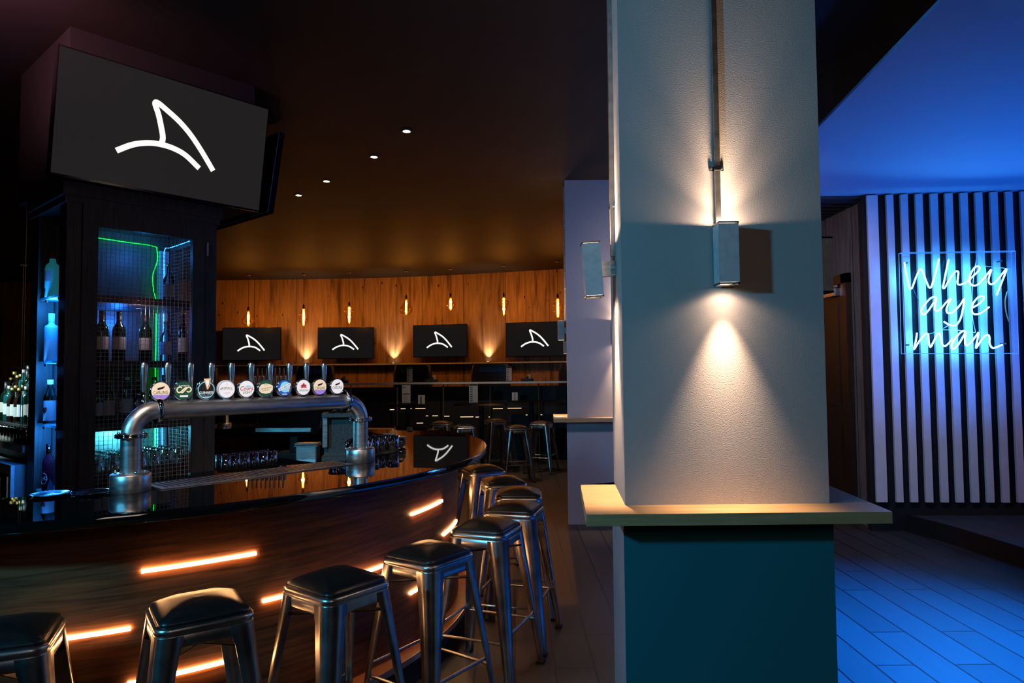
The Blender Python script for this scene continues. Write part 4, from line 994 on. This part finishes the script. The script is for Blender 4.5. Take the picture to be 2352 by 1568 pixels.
for x, y, lb in ((-1.46, 10.97, 'white napkin block beside the menu on the far table nearest the bar'), (.04, 11.9, 'white napkin block on the table nearest the second pillar')):
    t = thing('napkin_holder', lb, 'napkin holder', (x, y, 1.101), 0, 'napkin holders on the far tables')
    MB().box((-.05, -.04, 0), (-.006, .04, .13)).box((.006, -.04, 0), (.05, .04, .13)).build('napkins', M_paper, t); MB().box((-.006, -.045, 0), (.006, .045, .12)).build('divider', M_black, t)
t = thing('paper_menus', 'loose paper menus lying on the shelf of the second pillar', 'menu', (.50, 7.25, 1.1115)); MB().box((-.06, -.12, 0), (.05, .14, .004)).build('sheet', M_paper, t)

# ------------------------------------------------------------------ neon sign
sg = thing('neon_sign', 'ice blue neon script sign in a clear acrylic box on the slat wall', 'neon sign', (0, 0, 0))
TL, TR, BL_, BR_ = Vector((3.778, 6.558, 2.71)), Vector((4.822, 6.487, 2.704)), Vector((3.771, 6.559, 1.733)), Vector((4.814, 6.488, 1.725))
bk = -wn*.062
def npt(x, y, off=0):
    v = (y-62+(x-130)*.017)/1413; xl = 130+40*v; xr = 1700+45*v; s = (x-xl)/(xr-xl)
    p = (TL*(1-s)+TR*s)*(1-v)+(BL_*(1-s)+BR_*s)*v; return p-wn*off
def slab(mb, pts, th): 
    mb.add([p for p in pts]+[p-wn*th for p in pts], [(0, 1, 2, 3), (7, 6, 5, 4), (0, 4, 5, 1), (1, 5, 6, 2), (2, 6, 7, 3), (3, 7, 4, 0)])
m = MB(); slab(m, [BL_+bk*.93, BR_+bk*.93, TR+bk*.93, TL+bk*.93], .004); m.build('back_sheet', M_acry, sg)
m = MB(); slab(m, [BL_, BR_, TR, TL], .004); m.build('front_sheet', M_acry, sg)
m = MB()
for a, b in ((TL, TR), (TR, BR_), (BR_, BL_), (BL_, TL)):
    m.add([a, b, b+bk, a+bk], [(0, 1, 2, 3)])
m.build('side_sheets', M_acry, sg)
m = MB(); e_ = .0028
for off in (0, 1):
    for a, b in ((TL, TR), (TR, BR_), (BR_, BL_), (BL_, TL)): m.tube([a+bk*off, b+bk*off], e_, 4)
for a in (TL, TR, BR_, BL_): m.tube([a, a+bk], e_, 4)
m.build('box_edges', M_acryedge, sg)
STR = {'whey': [[(180, 195), (213, 380), (248, 535), (265, 562), (292, 545), (345, 400), (388, 308), (410, 288), (430, 308), (480, 440), (518, 532), (540, 547), (562, 525), (612, 360), (645, 230), (665, 145)],
        [(800, 150), (765, 310), (732, 480), (718, 540), (732, 556), (757, 530), (830, 400), (888, 327), (918, 315), (934, 332), (928, 400), (920, 470), (936, 502), (972, 500), (1040, 470), (1110, 410), (1175, 350), (1218, 300), (1228, 265), (1200, 244), (1155, 270), (1110, 340), (1085, 420), (1095, 480), (1140, 515), (1200, 502), (1270, 430), (1335, 355), (1385, 292)],
        [(1392, 295), (1362, 380), (1350, 450), (1370, 490), (1412, 490), (1470, 440), (1540, 350), (1600, 285), (1560, 400), (1512, 520), (1465, 645)]],
       'aye': [[(628, 700), (598, 675), (540, 702), (470, 780), (422, 850), (424, 908), (465, 920), (530, 850), (590, 760), (628, 695), (612, 780), (605, 845), (626, 872), (682, 850), (750, 770), (805, 712), (828, 706), (800, 765), (770, 845), (782, 895), (830, 900), (900, 850), (970, 770), (1015, 698), (1000, 830), (970, 960), (922, 1048), (868, 1076), (800, 1060), (735, 1022)],
        [(1120, 828), (1200, 785), (1268, 722), (1290, 682), (1258, 660), (1198, 687), (1140, 762), (1118, 840), (1136, 900), (1190, 915), (1272, 880), (1360, 810)]],
       'man': [[(358, 1182), (345, 1280), (322, 1375), (316, 1412), (345, 1370), (400, 1282), (468, 1202), (500, 1190), (518, 1208), (522, 1290), (545, 1378), (590, 1300), (645, 1195), (672, 1184), (686, 1225), (706, 1325), (742, 1362), (792, 1330), (850, 1262)],
        [(1040, 1165), (1010, 1146), (950, 1182), (880, 1270), (840, 1350), (848, 1394), (886, 1390), (950, 1312), (1008, 1212), (1036, 1165), (1026, 1250), (1030, 1328), (1056, 1346), (1112, 1300), (1180, 1212), (1215, 1166), (1200, 1260), (1176, 1384), (1222, 1318), (1290, 1222), (1348, 1200), (1366, 1240), (1366, 1318), (1402, 1376), (1452, 1370), (1540, 1330)]]}
for wname, strokes in STR.items():
    m = MB()
    for s_ in strokes: m.tube(cr([npt(x, y, .022) for x, y in s_], 4), .0064, 7)
    m.build('neon_word', M_neon, sg)
m = MB()
for s_ in ([(1290, 45), (1328, 250), (1350, 680), (1356, 1180)], [(1217, 60), (1188, 230), (1150, 560), (1145, 900), (1192, 1160)], [(1320, 238), (1700, 276)], [(730, 1132), (980, 1138), (1190, 1165)]): m.tube(cr([npt(x, y, .045) for x, y in s_], 5), .0028, 5)
m.build('flex', M_cable, sg)
m = MB(); m.tube(cr([npt(x, y, .04) for x, y in ((1632, 580), (1600, 720), (1612, 880), (1655, 1020))], 6), [.002]+[.006]*17+[.002], 6); m.build('supply_cable', mat('orange_flex', (.75, .33, .14), .5), sg)
m = MB()
for x, y in ((300, 545), (400, 760)): pass
m.tube([npt(300, 545, .03), npt(395, 755, .03)], .0025, 5); m.tube([npt(530, 1195, .03), npt(620, 1165, .03)], .0025, 5); m.tube([npt(730, 1115, .03), npt(800, 1075, .03)], .0025, 5); m.build('tube_link', M_clear, sg)
for x, z in ((3.86, 2.62), (4.74, 2.62), (3.86, 1.82), (4.74, 1.82)):
    y = 6.63-(x-3.9)*.068+.01
    MB().lathe([(.008, 0), (.008, .07)], 10, aim((x, y-.03, z), (x, y+.2, z))).build('standoff', M_steel, sg)

# ------------------------------------------------------------------ lights
light('SPOT', 'teal_wash', (-2.9, .15, 2.5), (.075, .56, 1), 300, (.45, 4.0, 1.4), .11, 70, .6)
light('SPOT', 'bar_fill_spot', (-1.2, 1.5, 3.58), (1, .78, .66), 210, (-1.08, 3.6, 1.3), .06, 44, .8)  # unseen spot, added to bring out the steel font and the glasses
light('AREA', 'room_fill', (.6, -1.4, 2.8), (1, .80, .66), 6.5, (.8, 2.5, 1.2), 1.0)
light('SPOT', 'blue_floor_wash', (3.5, 1.7, 3.25), (.0, .16, 1), 17000, (2.55, 3.65, 0), .12, 46, 1.0)
light('SPOT', 'blue_ceiling_wash', (4.75, 5.35, .5), (.0, .13, 1), 420, (3.75, 5.75, 3.33), .25, 118, 1.0)
light('SPOT', 'blue_wall_fill', (5.4, 5.0, .4), (.02, .22, 1), 70, (4.25, 6.6, 2.75), .2, 70, 1.0)  # added spot, spreads the sign's blue glow further over the slats
light('SPOT', 'lavender_wash', (2.3, 4.6, 3.0), (.80, .70, 1), 120, (2.3, 7.4, 1.3), .15, 104, .7)
light('SPOT', 'lavender_slat_wash', (6.6, 5.2, 1.6), (.90, .60, .85), 26, (4.4, 6.7, 1.0), .15, 90, .8)
light('SPOT', 'pink_flare_fill', (-2.75, 2.75, 3.3), (1, .36, .45), 220, (-2.6, 4.0, 3.75), .06, 84, .9)  # unseen lamp, added to echo the pink flare around the bulkhead
for z in (1.98, 1.57, 1.17): light('POINT', 'niche_glow', CW(-.155, .33, z+.06), (.02, .25, 1), 8, size=.02)
light('POINT', 'cabinet_glow', CW(.42, .45, 2.45), (.02, .22, 1), 2, size=.03)
light('POINT', 'cabinet_glow', CW(.25, .06, 2.0), (.75, .62, .85), 1.3, size=.02)  # added point with no fitting, lightens the wine labels from the front
light('POINT', 'cabinet_glow', CW(.3, .55, 1.95), (.01, .16, 1), 3, size=.03)
light('POINT', 'cabinet_glow', CW(.3, .56, 1.22), (.06, .62, 1), 12, size=.03)
light('SPOT', 'back_bar_glow', CW(-.85, 1.7, 2.5), (.62, .95, 1), 230, CW(.08, 1.75, 1.4), .05, 52, .7)
light('SPOT', 'table_fill_spot', (-.5, 10.1, 3.6), (1, .80, .62), 130, (-.5, 11.0, 1.0), .05, 88, .8)  # added spot without a fixture, brightens the menus on the far tables
